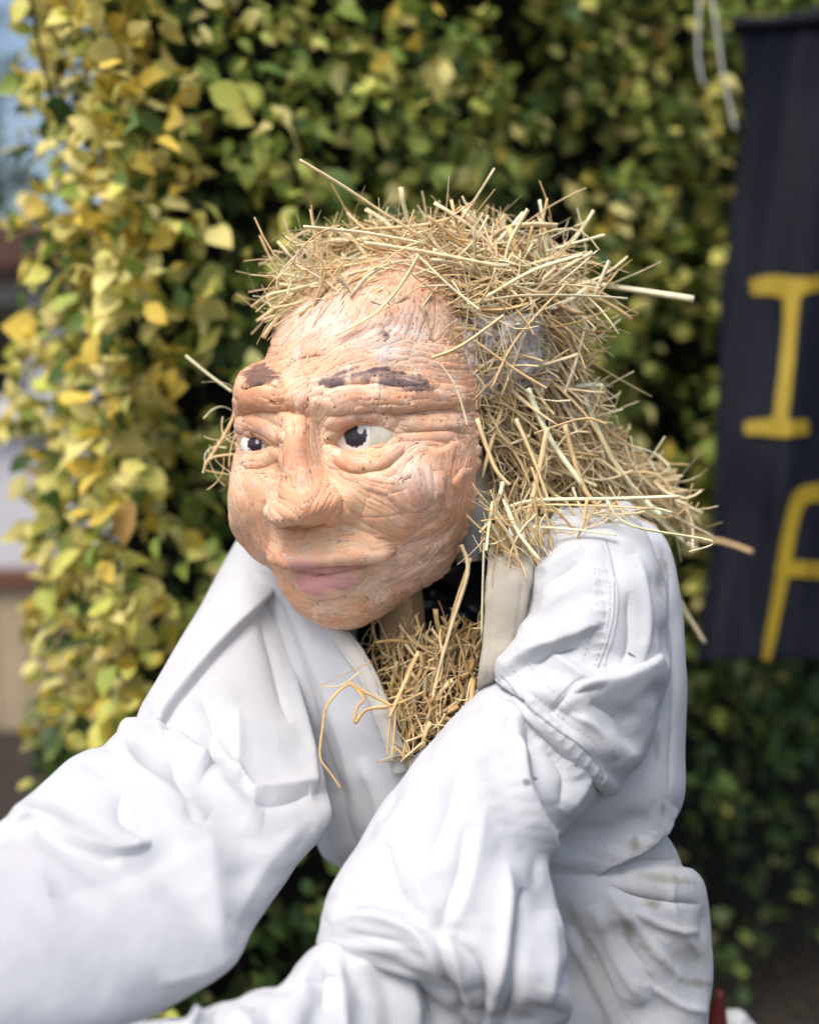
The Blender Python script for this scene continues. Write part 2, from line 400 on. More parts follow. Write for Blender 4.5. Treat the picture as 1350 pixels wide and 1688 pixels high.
def near(x, z):
    m = np.where(fY > 0, (fX - x) ** 2 + (fZ - z) ** 2, 9); k = np.unravel_index(m.argmin(), m.shape); return k
LM = [((0, .026), (488, 672)), ((0, -.052), (496, 834)), ((0, -.073), (507, 866)), ((-.044, .001), (424, 733)), ((.044, .003), (588, 720)),
      ((-.044, .036), (428, 648)), ((.044, .036), (610, 655)), ((0, .05), (487, 628)), ((0, -.098), (532, 938)), ((0, -.142), (562, 1006)), ((.056, -.042), (690, 800)),
      ((-.0185, -.054), (458, 832)), ((.0185, -.054), (543, 828)), ((-.012, -.02), (477, 770)), ((.013, -.02), (512, 768)), ((-.055, -.042), (402, 815)), ((0, .095), (545, 510)), ((.06, .07), (690, 560)), ((.03, -.1), (600, 918)),
      ((.075, .0), (720, 700)), ((-.03, -.1), (466, 915))]
src = np.array([[px[near(*a)], py[near(*a)]] for a, _ in LM]); dst = np.array([b for _, b in LM], float)
def tps(src, dst, q, lam=30.):
    n = len(src); U = lambda r2: np.where(r2 > 0, r2 * np.log(r2 + 1e-12), 0)
    K = U(((src[:, None] - src[None]) ** 2).sum(2)) + lam * np.eye(n) * 100; Pm = np.c_[np.ones(n), src]
    A = np.zeros((n + 3, n + 3)); A[:n, :n] = K; A[:n, n:] = Pm; A[n:, :n] = Pm.T
    W = np.linalg.solve(A, np.r_[dst - src, np.zeros((3, 2))])
    out = np.zeros_like(q)
    for i in range(n): out += U(((q - src[i]) ** 2).sum(-1))[..., None] * W[i]
    return q + out + W[n] + q[..., :1] * W[n + 1] + q[..., 1:2] * W[n + 2]
q = tps(src, dst, np.stack([px, py], -1)); px, py = q[..., 0], q[..., 1]
# outline of the mask
OUT = [(455, 562), (478, 520), (520, 480), (575, 448), (640, 425), (700, 418), (745, 450), (772, 520), (783, 610), (782, 700), (781, 760), (777, 812),
       (768, 852), (752, 890), (742, 926), (715, 950), (690, 966), (655, 990), (620, 1012), (585, 1026), (550, 1027), (518, 1018), (490, 1000), (468, 968), (450, 935),
       (420, 915), (394, 882), (384, 850), (384, 800), (390, 760), (398, 735), (395, 710), (394, 680), (391, 650), (399, 620), (418, 606), (442, 596)]
cx, cy = 585., 745.
ang = np.arctan2(py - cy, px - cx); rho = np.hypot(px - cx, py - cy)
nb = 180; bins = ((ang + np.pi) / (2 * np.pi) * nb).astype(int) % nb
rm = np.zeros(nb); np.maximum.at(rm, bins.ravel(), rho.ravel())
rm = np.convolve(np.r_[rm[-3:], rm, rm[:3]], np.ones(3) / 3, 'same')[3:-3]
OT = resample(catmull(OUT + OUT[:1], 400), 1200)
oa = np.arctan2(OT[:, 1] - cy, OT[:, 0] - cx); orr = np.hypot(OT[:, 0] - cx, OT[:, 1] - cy)
o_ = np.argsort(oa); rt = lambda a: np.interp(a, oa[o_], orr[o_], period=2 * np.pi)
ca = (np.arange(nb) + .5) / nb * 2 * np.pi - np.pi
rmi = np.interp(ang, ca, rm, period=2 * np.pi)
k = np.clip(rho / rmi, 0, 1.05); newr = rho * (1 + (rt(ang) / rmi - 1) * k ** 3)
px, py = cx + newr * np.cos(ang), cy + newr * np.sin(ang)
S = Sculpt(P(px, py, dd), outward=HC - 0.0 * hy)
def grow(p, k):
    p = np.array(p, float); c = p.mean(0); return [tuple(q) for q in c + (p - c) * np.array(k)]
EYE_L = [(547, 731), (556, 718), (570, 706), (588, 699), (607, 700), (624, 708), (634, 716), (625, 731), (604, 741), (581, 745), (562, 742)]
EYE_R = [(405, 734), (411, 722), (421, 716), (436, 722), (452, 733), (443, 742), (430, 747), (414, 747)]
EYE_L = [(x - 4, y) for x, y in grow(EYE_L, (1.2, 1.32))]; EYE_R = grow(EYE_R, (1.15, 1.25))
mm = .001
S.strokes([   # broad forms
    ([(537, 668), (598, 657), (667, 660), (735, 656), (772, 664)], 18, 4 * mm, 'r', 1, .08),
    ([(397, 652), (430, 648), (466, 660)], 18, 2.5 * mm, 'r', 1, .12),
    ([(540, 686), (580, 677), (619, 674), (667, 676), (735, 673)], 4, -4.5 * mm, 'g', 1, .15),
    ([(398, 682), (430, 678), (470, 680), (520, 690)], 7, -3.5 * mm),
    ([(544, 706), (554, 694), (574, 683), (598, 677), (627, 683), (650, 705)], 9, 3.2 * mm, 'r', 1, .1),
    ([(544, 752), (560, 762), (598, 767), (635, 756), (658, 730)], 12, 2.4 * mm, 'r', 1, .1),
    ([(544, 758), (570, 776), (600, 781), (640, 772), (668, 748)], 5, -2.2 * mm),
    ([(396, 708), (412, 697), (436, 702), (458, 716), (470, 728)], 9, 3 * mm, 'r', 1, .12),
    ([(402, 757), (420, 763), (446, 757), (464, 742)], 8, 2.4 * mm, 'r', 1, .12),
    ([(650, 700), (690, 702), (735, 698), (770, 702)], 13, 3 * mm, 'r', 1, .2),
    ([(655, 725), (700, 722), (750, 722)], 8, 1.6 * mm),
    ([(655, 712), (700, 714), (760, 712)], 3, -1.8 * mm),
    ([(474, 690), (472, 720), (470, 760), (462, 800)], 9, -2.6 * mm),
    ([(524, 690), (530, 730), (533, 770), (545, 800)], 12, -2.8 * mm),
    ([(488, 676), (485, 720), (488, 770), (495, 806)], 15, 2.5 * mm),
    ([(536, 794), (553, 806), (564, 830), (556, 852)], 5, -3.2 * mm),
    ([(551, 845), (590, 872), (632, 888), (655, 905)], 7, -2.4 * mm),
    ([(440, 822), (446, 850), (448, 905)], 7, -2.2 * mm),
    ([(600, 835), (640, 855), (680, 868)], 24, 3 * mm),
    ([(656, 893), (690, 886), (724, 872)], 5, -2.4 * mm),
    ([(462, 866), (490, 872), (520, 868), (546, 852)], 5, -2.5 * mm),
    ([(448, 911), (496, 922), (544, 919), (598, 914), (648, 901)], 24, 8.5 * mm, 's', -1, .1),
    ([(470, 924), (500, 931), (544, 928), (598, 922), (640, 910)], 4, -2.5 * mm),
    ([(478, 927), (520, 934), (560, 933), (606, 922)], 8, 3 * mm, 'r', 1, .15),
    ([(484, 938), (520, 942), (560, 941), (600, 930), (630, 915)], 3.5, -7 * mm, 'g', 1, .12),
    ([(494, 958), (530, 966), (575, 955), (602, 938)], 15, 4 * mm, 'r', 1, .18),
    ([(478, 935), (492, 966), (530, 982), (574, 970), (610, 935)], 5, -2.4 * mm),
    ([(520, 1003), (560, 1006), (600, 998)], 22, 3 * mm),
    ([(630, 915), (655, 908), (672, 900)], 5, -2 * mm),
])
def fill(S, poly, amp, edge):
    S.prep(); d, _, _ = poly_dist(S.px, S.py, poly, True); ins = in_poly(S.px, S.py, poly)
    wgt = np.where(ins, smooth(d, 0, edge), 0) * (S.face > 0)
    S.V = S.V + (hy * amp)[None, None] * wgt[..., None]
    return wgt
fill(S, EYE_L, -.014, 4.0); fill(S, EYE_R, -.014, 3.0)
fill(S, [(466, 858), (480, 850), (500, 852), (492, 866), (474, 866)], -.004, 6)       # nostrils
fill(S, [(490, 934), (540, 937), (590, 929), (612, 921), (594, 939), (545, 948), (500, 945)], -.008, 3.0)
S.strokes([   # torn paper edges, flaps and pits
    ([(664, 790), (676, 782), (690, 800), (708, 818), (722, 806), (726, 780)], 16, 2.2 * mm, 's', -1, .1),
    ([(690, 742), (720, 748), (752, 730)], 12, 1.6 * mm, 's', 1, .1), ([(740, 800), (756, 780), (772, 776)], 10, 1.8 * mm, 's', 1, .1),
    ([(540, 640), (600, 630), (660, 640), (722, 640)], 12, 2.4 * mm, 's', -1, .1),
    ([(408, 640), (440, 634), (466, 642)], 10, 2.0 * mm, 's', -1, .1),
    ([(600, 560), (640, 545), (680, 570)], 16, 1.6 * mm, 's', 1), ([(500, 560), (540, 540), (570, 500)], 14, 1.6 * mm, 's', 1),
    ([(470, 610), (500, 590), (540, 585)], 14, 1.6 * mm, 's', -1), ([(690, 480), (720, 500), (740, 540)], 14, 2.0 * mm, 's', 1),
    ([(560, 860), (600, 880), (630, 878)], 10, 1.2 * mm, 's', 1), ([(590, 800), (640, 812), (664, 840)], 12, 1.2 * mm, 's', -1),
    ([(700, 900), (725, 890), (745, 860)], 12, 1.8 * mm, 's', 1), ([(640, 960), (690, 930), (735, 915)], 10, 1.8 * mm, 's', 1),
    ([(632, 548), (640, 552)], 5, -3 * mm, 'g', 1, 0), ([(470, 676), (500, 672)], 3, -1.2 * mm), ([(455, 700), (462, 708)], 4, -1.6 * mm),
    ([(500, 612), (510, 630), (522, 640)], 4, -1.4 * mm), ([(524, 606), (516, 630)], 4, -1.2 * mm), ([(505, 655), (540, 655), (560, 648)], 4, -1.6 * mm),
    ([(480, 640), (470, 660), (480, 676)], 4, -1.0 * mm), ([(400, 800), (416, 830), (425, 880)], 8, -1.0 * mm), ([(425, 790), (436, 815), (436, 850)], 6, 1.0 * mm),
    ([(600, 1000), (640, 975), (690, 955)], 8, 1.2 * mm), ([(560, 985), (600, 978), (640, 950)], 6, -1.0 * mm), ([(520, 988), (556, 990)], 6, -1.2 * mm),
    ([(556, 690), (600, 676), (660, 677), (730, 673), (765, 678)], 2.2, -4 * mm), ([(400, 684), (440, 680), (462, 684)], 2.2, -3 * mm), ([(548, 762), (580, 776), (625, 774), (660, 752)], 2.0, -2.6 * mm),
    ([(656, 708), (700, 710), (745, 706)], 2.0, -2.2 * mm), ([(660, 730), (700, 728), (740, 732)], 1.8, -1.6 * mm), ([(562, 812), (572, 836), (600, 858), (640, 880)], 2.0, -2.2 * mm), ([(470, 700), (468, 730), (474, 760)], 2.0, -1.8 * mm),
    ([(664, 893), (700, 884), (728, 872)], 2.0, -2.4 * mm), ([(460, 868), (500, 874), (540, 860)], 2.2, -2.5 * mm), ([(484, 972), (530, 984), (580, 972)], 2.0, -2 * mm), ([(540, 642), (600, 640), (660, 648), (720, 646)], 2.0, -2.4 * mm),
    ([(500, 640), (512, 662), (500, 676)], 2.0, -1.6 * mm), ([(520, 650), (548, 660), (556, 672)], 2.0, -2 * mm), ([(600, 806), (640, 812), (668, 806)], 1.8, -1.2 * mm), ([(580, 846), (622, 850), (670, 842)], 1.8, -1.2 * mm),
    ([(710, 760), (712, 800), (724, 840)], 1.8, -1.4 * mm), ([(745, 740), (740, 790), (752, 840)], 1.8, -1.4 * mm), ([(406, 800), (412, 850), (430, 890)], 1.8, -1.2 * mm), ([(560, 560), (580, 520), (590, 480)], 1.8, -1.0 * mm), ([(520, 590), (545, 560), (560, 520)], 1.8, -1.0 * mm),
    ([(650, 600), (690, 590), (720, 600)], 1.8, -1.2 * mm), ([(610, 990), (650, 980), (700, 948)], 1.8, -1.4 * mm), ([(596, 1012), (630, 1000)], 1.8, -1.2 * mm),
])
# wrinkled paper: streaks that follow the forms
anch = [((500, 540), 115), ((600, 520), 125), ((700, 520), 100), ((460, 600), 160), ((600, 600), 170), ((700, 610), 10), ((620, 660), 2), ((740, 660), 172), ((430, 655), 10),
        ((490, 700), 92), ((488, 780), 85), ((530, 740), 80), ((598, 690), 0), ((560, 705), 140), ((640, 705), 30), ((598, 768), 4), ((550, 758), 40), ((650, 748), 140),
        ((700, 705), 5), ((430, 700), 15), ((430, 760), 170), ((410, 820), 80), ((430, 860), 75), ((600, 800), 20), ((640, 850), 32), ((690, 800), 80), ((740, 770), 95), ((760, 830), 100),
        ((700, 860), 160), ((600, 880), 25), ((500, 895), 170), ((560, 900), 175), ((640, 905), 165), ((540, 940), 0), ((530, 970), 2), ((590, 955), 145), ((490, 960), 50),
        ((560, 1005), 5), ((640, 970), 150), ((700, 920), 140), ((480, 830), 30), ((530, 830), 120), ((450, 930), 60)]
S.prep()
J = np.gradient(np.stack([S.px, S.py], -1), axis=(0, 1)); Jv, Ju = J[0], J[1]         # d(pixel)/d(row), d(pixel)/d(col)
A_, B_ = 0, 0; wsum = 0
for (ax, ay), an in anch:
    wgt = 1 / (((S.px - ax) ** 2 + (S.py - ay) ** 2) / 400. + 1) ** 1.6
    A_ = A_ + wgt * math.cos(2 * R(an)); B_ = B_ + wgt * math.sin(2 * R(an))
fl = .5 * np.arctan2(B_, A_) + .5 * fbm(S.V * 55, 3, 2); dx, dy = np.cos(fl), np.sin(fl)
det = Ju[..., 0] * Jv[..., 1] - Ju[..., 1] * Jv[..., 0]; det = np.where(np.abs(det) < .05, .05 * np.sign(det + 1e-9), det)
uu = (dx * Jv[..., 1] - dy * Jv[..., 0]) / det; vv = (dy * Ju[..., 0] - dx * Ju[..., 1]) / det
ln = np.hypot(uu, vv) + 1e-9; uu, vv = uu / ln, vv / ln
def lic(noise, steps):
    H, W = noise.shape; acc = noise.copy(); n = 1
    for sg in (1, -1):
        y, x = np.mgrid[0:H, 0:W].astype(float); pu, pv = uu * sg, vv * sg
        for _ in range(steps):
            x += pu; y += pv; xi = np.clip(np.rint(x).astype(int), 0, W - 1); yi = np.clip(np.rint(y).astype(int), 0, H - 1)
            nu, nv = uu[yi, xi], vv[yi, xi]; sgn = np.where(nu * pu + nv * pv < 0, -1, 1); pu, pv = nu * sgn, nv * sgn
            acc += noise[yi, xi]; n += 1
    return acc / n
def blur(a, k):
    for ax in (0, 1):
        b = np.zeros_like(a)
        for o in range(-k, k + 1): b += np.roll(a, o, ax)
        a = b / (2 * k + 1)
    return a
nz = lambda a: (a - a.mean()) / a.std()
l1 = nz(lic(blur(rng.standard_normal((FH, FWN)), 2), 22)); l2 = nz(lic(blur(rng.standard_normal((FH, FWN)), 1), 14)); l3 = nz(lic(rng.standard_normal((FH, FWN)), 9))
patchy = np.clip(fbm(S.V * 40, 3, 5) * 1.2 + .55, .12, 1.2)
calm = 1 - .6 * np.exp(-((S.px - 530) / 60) ** 2 - ((S.py - 965) / 28) ** 2)
eye_mask = 1 - (in_poly(S.px, S.py, EYE_L) | in_poly(S.px, S.py, EYE_R)) * .9
ridged = 1 - np.abs(fbm(S.V * np.array([70, 70, 110]), 4, 1)) * 2
def terrace(q, lev, hard):
    q = q * lev; fl_ = np.floor(q); return (fl_ + smooth(q - fl_, 0, hard)) / lev
layers = terrace(fbm(S.V * 34, 3, 6) + .10 * l1 + .05 * l2, 5, .16) + .6 * terrace(fbm(S.V * 60 + 5, 3, 2) + .12 * l1 + .06 * l2, 4, .2)
rel = (l1 * .20 * mm + l2 * .22 * mm + l3 * .12 * mm) * patchy * calm * eye_mask * (1 - .45 * np.exp(-((S.px - 710) / 75) ** 2 - ((S.py - 800) / 80) ** 2) - .55 * np.exp(-((S.px - 600) / 130) ** 2 - ((S.py - 555) / 48) ** 2)) + layers * .5 * mm * eye_mask + fbm(S.V * 22, 3, 3) * 1.5 * mm * eye_mask
# brushed lip of torn shreds along the rim
rel = rel * (1 - .7 * smooth(np.arange(FWN)[None, :] * np.ones((FH, 1)), FWN - 40, FWN - 8))
S.V = S.V + S.normals() * rel[..., None]
rim = smooth(np.arange(FWN)[None, :] * np.ones((FH, 1)), FWN - 14, FWN - 1)
S.V = S.V + (hx * .004 - hy * .002) * (rim * (fbm(np.stack([np.arange(FH) / 6., np.zeros(FH), np.zeros(FH)], -1), 3, 4)[:, None] * 1.3))[..., None]
# paint: peach ground with orange, pink, tan and white patches brushed along the paper
S.prep()
n1 = fbm(S.V * 30, 4, 1); n2 = fbm(S.V * 45 + 9, 4, 2); n3 = fbm(S.V * 26 + 31, 4, 3)
C = np.ones((FH, FWN, 3)) * np.array([.76, .46, .275])
def mixc(C, c, wgt): wgt = np.clip(wgt, 0, 1)[..., None]; return C * (1 - wgt) + np.array(c) * wgt
bl = lambda x, y, sx, sy: np.exp(-((S.px - x) / sx) ** 2 - ((S.py - y) / sy) ** 2)
st = .5 + .5 * np.tanh(l1 * .7 + l2 * .5)
C = mixc(C, (.70, .48, .29), smooth(n3 + .25 * l1, .0, .6) * .7)                                     # tan
C = mixc(C, (.78, .57, .43), smooth(n2 + .3 * l2, .05, .55) * .55)                                   # pale peach
C = mixc(C, (.70, .32, .16), smooth(n1 + .22 * l1, .12, .45) * .75)                                  # orange
C = mixc(C, (.80, .57, .48), bl(590, 545, 110, 55) * (.55 + .5 * n2))                                # pink forehead
C = mixc(C, (.70, .30, .15), bl(700, 470, 70, 60) * (.6 + .6 * n1))
C = mixc(C, (.78, .53, .45), bl(690, 800, 40, 30) * .6)
C = mixc(C, (.70, .33, .21), bl(740, 790, 26, 50) * (.45 + .5 * st))
C = mixc(C, (.71, .36, .20), (bl(498, 812, 42, 34) + bl(470, 650, 60, 22) + bl(530, 670, 40, 18)) * (.25 + .55 * st))
C = mixc(C, (.72, .38, .22), (bl(420, 840, 34, 45) + bl(420, 655, 30, 18)) * (.2 + .5 * st))
C = mixc(C, (.72, .52, .31), (bl(560, 885, 70, 28) + bl(590, 745, 40, 30)) * .65)
C = mixc(C, (.40, .30, .24), bl(515, 730, 9, 48) * (.35 + .5 * st))                                  # grey brushed side of the nose, with its soft shade painted in
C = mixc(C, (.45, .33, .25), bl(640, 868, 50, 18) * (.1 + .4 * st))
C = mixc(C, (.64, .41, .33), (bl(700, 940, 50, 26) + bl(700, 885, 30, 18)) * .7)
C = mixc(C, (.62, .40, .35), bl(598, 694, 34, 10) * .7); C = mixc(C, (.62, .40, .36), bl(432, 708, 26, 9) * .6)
C = mixc(C, (.80, .72, .66), (1.3 * bl(665, 560, 46, 32) + .8 * bl(560, 500, 30, 24) + .7 * bl(530, 600, 40, 10)) * smooth(n2 + .3 * l2, -.15, .4) * .9)
C = mixc(C, (.80, .40, .23), smooth(fbm(S.V * 17 + 41, 4, 2) + .12 * l1 + .08 * l2, .02, .32) * .70)
C = mixc(C, (.84, .62, .49), smooth(fbm(S.V * 20 + 57, 4, 5) + .12 * l1 + .08 * l2, .12, .40) * .45)
C = mixc(C, (.80, .37, .20), np.clip(bl(492, 815, 44, 40) + bl(488, 730, 16, 50) * .6 + bl(640, 658, 110, 13) + bl(430, 652, 40, 13) + bl(742, 800, 22, 60), 0, 1) * (.36 + .55 * st))
C = mixc(C, (.88, .66, .57), np.clip(bl(560, 545, 90, 40) + .8 * bl(690, 790, 34, 34), 0, 1) * (.30 + .35 * st))
C = mixc(C, (.74, .33, .17), smooth(fbm(S.V * 75 + 3, 4, 6) + .25 * l2, .28, .5) * .55)
C = mixc(C, (.80, .64, .52), smooth(fbm(S.V * 85 + 13, 4, 7) + .3 * l3, .26, .5) * .55)
C = mixc(C, (.50, .34, .24), smooth(fbm(S.V * 95 + 23, 4, 3) + .3 * l2, .34, .55) * .45)
def polyw(poly, edge, jit):
    d, _, _ = poly_dist(S.px, S.py, poly, True); ins = in_poly(S.px, S.py, poly); sd = np.where(ins, d, -d)
    return smooth(sd + jit, -edge, edge)
jit = 4.5 * l1 + 3 * l2
C = mixc(C, (.60, .27, .25), polyw([(478, 928), (520, 926), (560, 926), (604, 920), (580, 935), (540, 941), (500, 938)], 3, jit * .35) * .85)
C = mixc(C, (.62, .29, .28), polyw([(492, 946), (530, 948), (575, 945), (592, 950), (570, 966), (530, 975), (500, 966)], 6, jit * .5) * .9)
C = mixc(C, (.55, .42, .24), (bl(600, 936, 18, 14) + bl(488, 946, 8, 12)) * .6)
C = mixc(C, (.12, .08, .085), polyw([(530, 636), (560, 625), (590, 614), (625, 611), (660, 620), (700, 632), (722, 639), (714, 644), (667, 640), (619, 629), (571, 631), (540, 641)], 4, jit * .9) * (.80 + .35 * n2 + .12 * l2))
C = mixc(C, (.09, .05, .045), polyw([(410, 624), (422, 614), (440, 610), (456, 618), (467, 630), (462, 638), (430, 637), (406, 640)], 4, jit * .8) * .85)
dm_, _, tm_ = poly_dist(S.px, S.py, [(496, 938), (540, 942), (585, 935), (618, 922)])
C = mixc(C, (.25, .11, .09), np.exp(-(dm_ / (2.6 + .8 * l2 * .5)) ** 2) * np.clip(np.minimum(tm_, 1 - tm_) * 5, 0, 1) * .8)  # mouth line: brown paint, darkened further to imitate shadow in the crease
C = mixc(C, (.10, .055, .035), bl(636, 556, 7, 5) * 1.2)
C = mixc(C, (.22, .13, .10), (bl(480, 862, 14, 4)) * .5)
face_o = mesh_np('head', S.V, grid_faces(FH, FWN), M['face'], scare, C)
sol = face_o.modifiers.new('shell', 'SOLIDIFY'); sol.thickness = .004; sol.offset = -1
face_o['label'] = 'papier mache face painted peach and orange'
FACE_BVH = BVHTree.FromPolygons([Vector(v) for v in S.V[::2, ::2].reshape(-1, 3)], grid_faces((FH + 1) // 2, (FWN + 1) // 2).tolist())
# eyeballs
def eyeball(cxp, cyp, rw, rh, iris, ir, notch, dep):
    nu, nv = 90, 90; u = np.linspace(-1, 1, nu)[None, :] * np.ones((nv, 1)); v = np.linspace(-1, 1, nv)[:, None] * np.ones((1, nu))
    rr = np.maximum(np.abs(u), np.abs(v)); nn = np.hypot(u, v) + 1e-9; u, v = u * rr / nn, v * rr / nn
    r2 = u * u + v * v
    x, y = cxp + u * rw, cyp + v * rh; ctr = P(cxp, cyp, dep)
    W = P(x, y, np.full(x.shape, dep)) + ((x - cxp) / F * dep * math.tan(YAW) * .5)[..., None] * -FW - FW * (.010 * np.sqrt(np.clip(1 - r2, 0, 1)) - .010)[..., None]
    c = np.ones((nv, nu, 3)) * np.array([.62, .57, .46])
    nn_ = fbm(np.stack([x / 9, y / 9, 0 * x], -1), 3, 4)
    c = c * (1 + .12 * nn_)[..., None]
    di = np.hypot(x - iris[0], (y - iris[1])) + 3.2 * fbm(np.stack([x / 3.5, y / 3.5, 0 * x + 3], -1), 3, 6)
    wh = smooth(-di, -(ir * 1.9), -(ir * 1.7)) * (x - iris[0] < ir * 1.2)
    k_ = wh[..., None]; c = c * (1 - k_) + np.array([.80, .78, .74]) * k_
    k_ = smooth(-di, -ir - 1.0, -ir + 1.0)[..., None]; c = c * (1 - k_) + (np.array([.018, .012, .02]) * (1.3 + nn_[..., None])) * k_
    for (nx_, ny_, ns) in notch:
        k_ = smooth(-np.hypot(x - nx_, (y - ny_) * .8) - 1.5 * nn_, -ns - .8, -ns + .8)[..., None]; c = c * (1 - k_) + np.array([.8, .79, .76]) * k_
    o = mesh_np('eye', W, grid_faces(nv, nu), M['eye'], face_o, c); return o
def face_depth(x, y):
    hit = FACE_BVH.ray_cast(Vector(CAM), Vector(P(x, y, 1.0) - CAM)); return float((np.array(hit[0]) - CAM) @ FW) if hit[0] else None
dl = np.mean([face_depth(*p) for p in EYE_L]); dr = np.mean([face_depth(*p) for p in EYE_R if face_depth(*p)])
print('eye depth', dl, dr)
eyeball(592, 721, 58, 38, (586, 718), 19, [(594, 709, 4.4), (596, 700, 6)], dl - .0015)
eyeball(426, 733, 34, 26, (420, 732), 13, [(424, 728, 3.2)], dr - .001)
# core of the head (taped ball) inside the mask, and the stake that carries it
t_, p_ = np.meshgrid(np.linspace(0, 2 * np.pi, 64, endpoint=False), np.linspace(-np.pi / 2, np.pi / 2, 40))
core = HC - hy * .045 + hx * .006 + (np.cos(t_) * np.cos(p_) * .084)[..., None] * hx + (np.sin(t_) * np.cos(p_) * .085)[..., None] * hy + (np.sin(p_) * .135 + .012)[..., None] * hz
core += core * 0 + (fbm(core * 35, 3, 2) * .003)[..., None] * hx
o = mesh_np('head_core', core, grid_faces(40, 64, True), M['inner'], scare)
NK = Sculpt(tube_sil([(735, 760, 812, 760, 1.07, .03), (738, 830, 812, 830, 1.07, .032), (744, 880, 808, 880, 1.075, .032), (752, 928, 802, 924, 1.08, .03)], 48, 40), True); NK.noise(30, .006, 3, 2)
mesh_np('neck', NK.V, grid_faces(40, 48, True), M['inner'], scare)
a, b = P(668, 940, 1.075), P(700, 1180, 1.10)
def stake(a, b, w_, dpt, name, mat, parent):
    d = b - a; d /= np.linalg.norm(d); s1 = np.cross(d, FW); s1 /= np.linalg.norm(s1); s1 = s1 * math.cos(.5) + np.cross(d, s1) * math.sin(.5); s2 = np.cross(d, s1)
    v = np.array([p + s1 * x * w_ / 2 + s2 * y * dpt / 2 for p in (a, b) for x, y in ((-1, -1), (1, -1), (1, 1), (-1, 1))])
    f = np.array([[0, 1, 2, 3], [7, 6, 5, 4], [0, 4, 5, 1], [1, 5, 6, 2], [2, 6, 7, 3], [3, 7, 4, 0]])
    o = mesh_np(name, v, f, mat, parent, smooth_sh=False); m = o.modifiers.new('b', 'BEVEL'); m.width = .0012; m.segments = 2; return o
stake(P(650, 900, 1.045), P(690, 1300, 1.075), .034, .022, 'wooden_stake', M['wood'], scare)

# ------------------------------------------------------------------ coverall
WHITE = np.array([.56, .577, .602])
def dirt_col(S, blobs):
    S.prep(); c = np.ones(S.px.shape + (3,)) * WHITE
    nn = fbm(S.V * 9, 3, 2); c = c * (1 + .03 * nn)[..., None]
    fine = fbm(S.V * 160, 4, 4)
    for (x, y, sx, sy, amt, rot, colr) in blobs:
        ca_, sa_ = math.cos(R(rot)), math.sin(R(rot)); dx, dy = S.px - x, S.py - y
        e = np.exp(-((dx * ca_ + dy * sa_) / sx) ** 2 - ((-dx * sa_ + dy * ca_) / sy) ** 2)
        k_ = np.clip(amt * e * smooth(e * 1.0 + fine * .75 + .25 * nn, .25, .75), 0, .9)[..., None]; c = c * (1 - k_) + np.array(colr) * k_
    return c
GREY, OLIVE, TAN = (.24, .23, .21), (.27, .255, .20), (.50, .485, .43)
def cloth(name, S, parent, blobs=(), thick=.0012):
    o = mesh_np(name, S.V, grid_faces(S.V.shape[0], S.V.shape[1], S.wrap), M['cloth'], parent, dirt_col(S, blobs))
    if thick:
        m = o.modifiers.new('thickness', 'SOLIDIFY'); m.thickness = thick; m.offset = -1
    return o
# torso and seat, with the open front cut out
TS = Sculpt(tube_sil([(600, 900, 930, 842, 1.12, .03), (470, 885, 1035, 842, 1.11, .06, -.03), (408, 893, 1085, 876, 1.10, .085, -.05), (425, 965, 1108, 960, 1.09, .105, -.06), (445, 1100, 1117, 1100, 1.09, .115, -.06),
                      (490, 1250, 1113, 1270, 1.09, .115, -.06), (535, 1365, 1090, 1350, 1.09, .105, -.05), (565, 1420, 1112, 1405, 1.10, .11, -.05), (600, 1500, 1150, 1450, 1.11, .125, -.05), (635, 1600, 1167, 1550, 1.12, .13, -.05),
                      (650, 1700, 1172, 1690, 1.12, .13, -.05), (660, 1850, 1176, 1850, 1.12, .12, -.05), (700, 1890, 1140, 1890, 1.12, .08, -.05)], 420, 520), True)
TS.noise(5, .010, 3, 2)
TS.strokes([
    ([(415, 905), (450, 1000), (490, 1120), (520, 1260)], 16, 12 * mm), ([(440, 930), (480, 1030), (520, 1150), (545, 1280)], 10, -9 * mm),
    ([(470, 960), (530, 1080), (580, 1230), (610, 1380)], 22, 9 * mm), ([(520, 1180), (560, 1280), (600, 1400)], 10, -7 * mm),
    ([(600, 1230), (625, 1290), (640, 1360)], 14, 7 * mm), ([(575, 1060), (610, 1130), (640, 1200)], 12, 4 * mm),
    ([(545, 1290), (560, 1350), (580, 1420)], 10, 10 * mm), ([(1000, 1425), (1060, 1400), (1110, 1400)], 9, -6 * mm),
    ([(985, 1425), (1010, 1400), (1060, 1370), (1110, 1310)], 18, 9 * mm, 's', -1), ([(1000, 1440), (1060, 1465), (1150, 1475)], 7, -5 * mm),
    ([(975, 1470), (1010, 1560), (1060, 1640)], 12, 7 * mm), ([(1000, 1450), (1060, 1530), (1120, 1600)], 12, 6 * mm), ([(1020, 1520), (1070, 1600), (1100, 1690)], 9, -5 * mm),
    ([(930, 1510), (985, 1610), (1030, 1700)], 16, 10 * mm), ([(960, 1520), (1010, 1620), (1050, 1700)], 8, -6 * mm), ([(1040, 1480), (1090, 1510), (1150, 1520)], 8, 4 * mm),
    ([(1100, 1420), (1110, 1500), (1150, 1560)], 8, 4 * mm), ([(1060, 1600), (1120, 1640), (1165, 1650)], 8, 4 * mm), ([(1095, 900), (1104, 1000), (1104, 1200), (1095, 1300)], 6, -3 * mm),
] + [([(1005 + 9 * k, 1395 + 12 * (k % 3) - 5 * k), (1016 + 9 * k, 1370 - 5 * k)], 4, 1.4 * mm) for k in range(10)]
  + [([(1085 - 12 * k, 1500 + 24 * k), (1110 - 12 * k, 1515 + 24 * k)], 6, 1.2 * mm) for k in range(6)])
wrinkle(TS, 1.0, 1.03, seed=7, c=12, m=6, vfield=[.2, .5, .8, 1, 1.3, .9, .5, .3]); TS.prep()
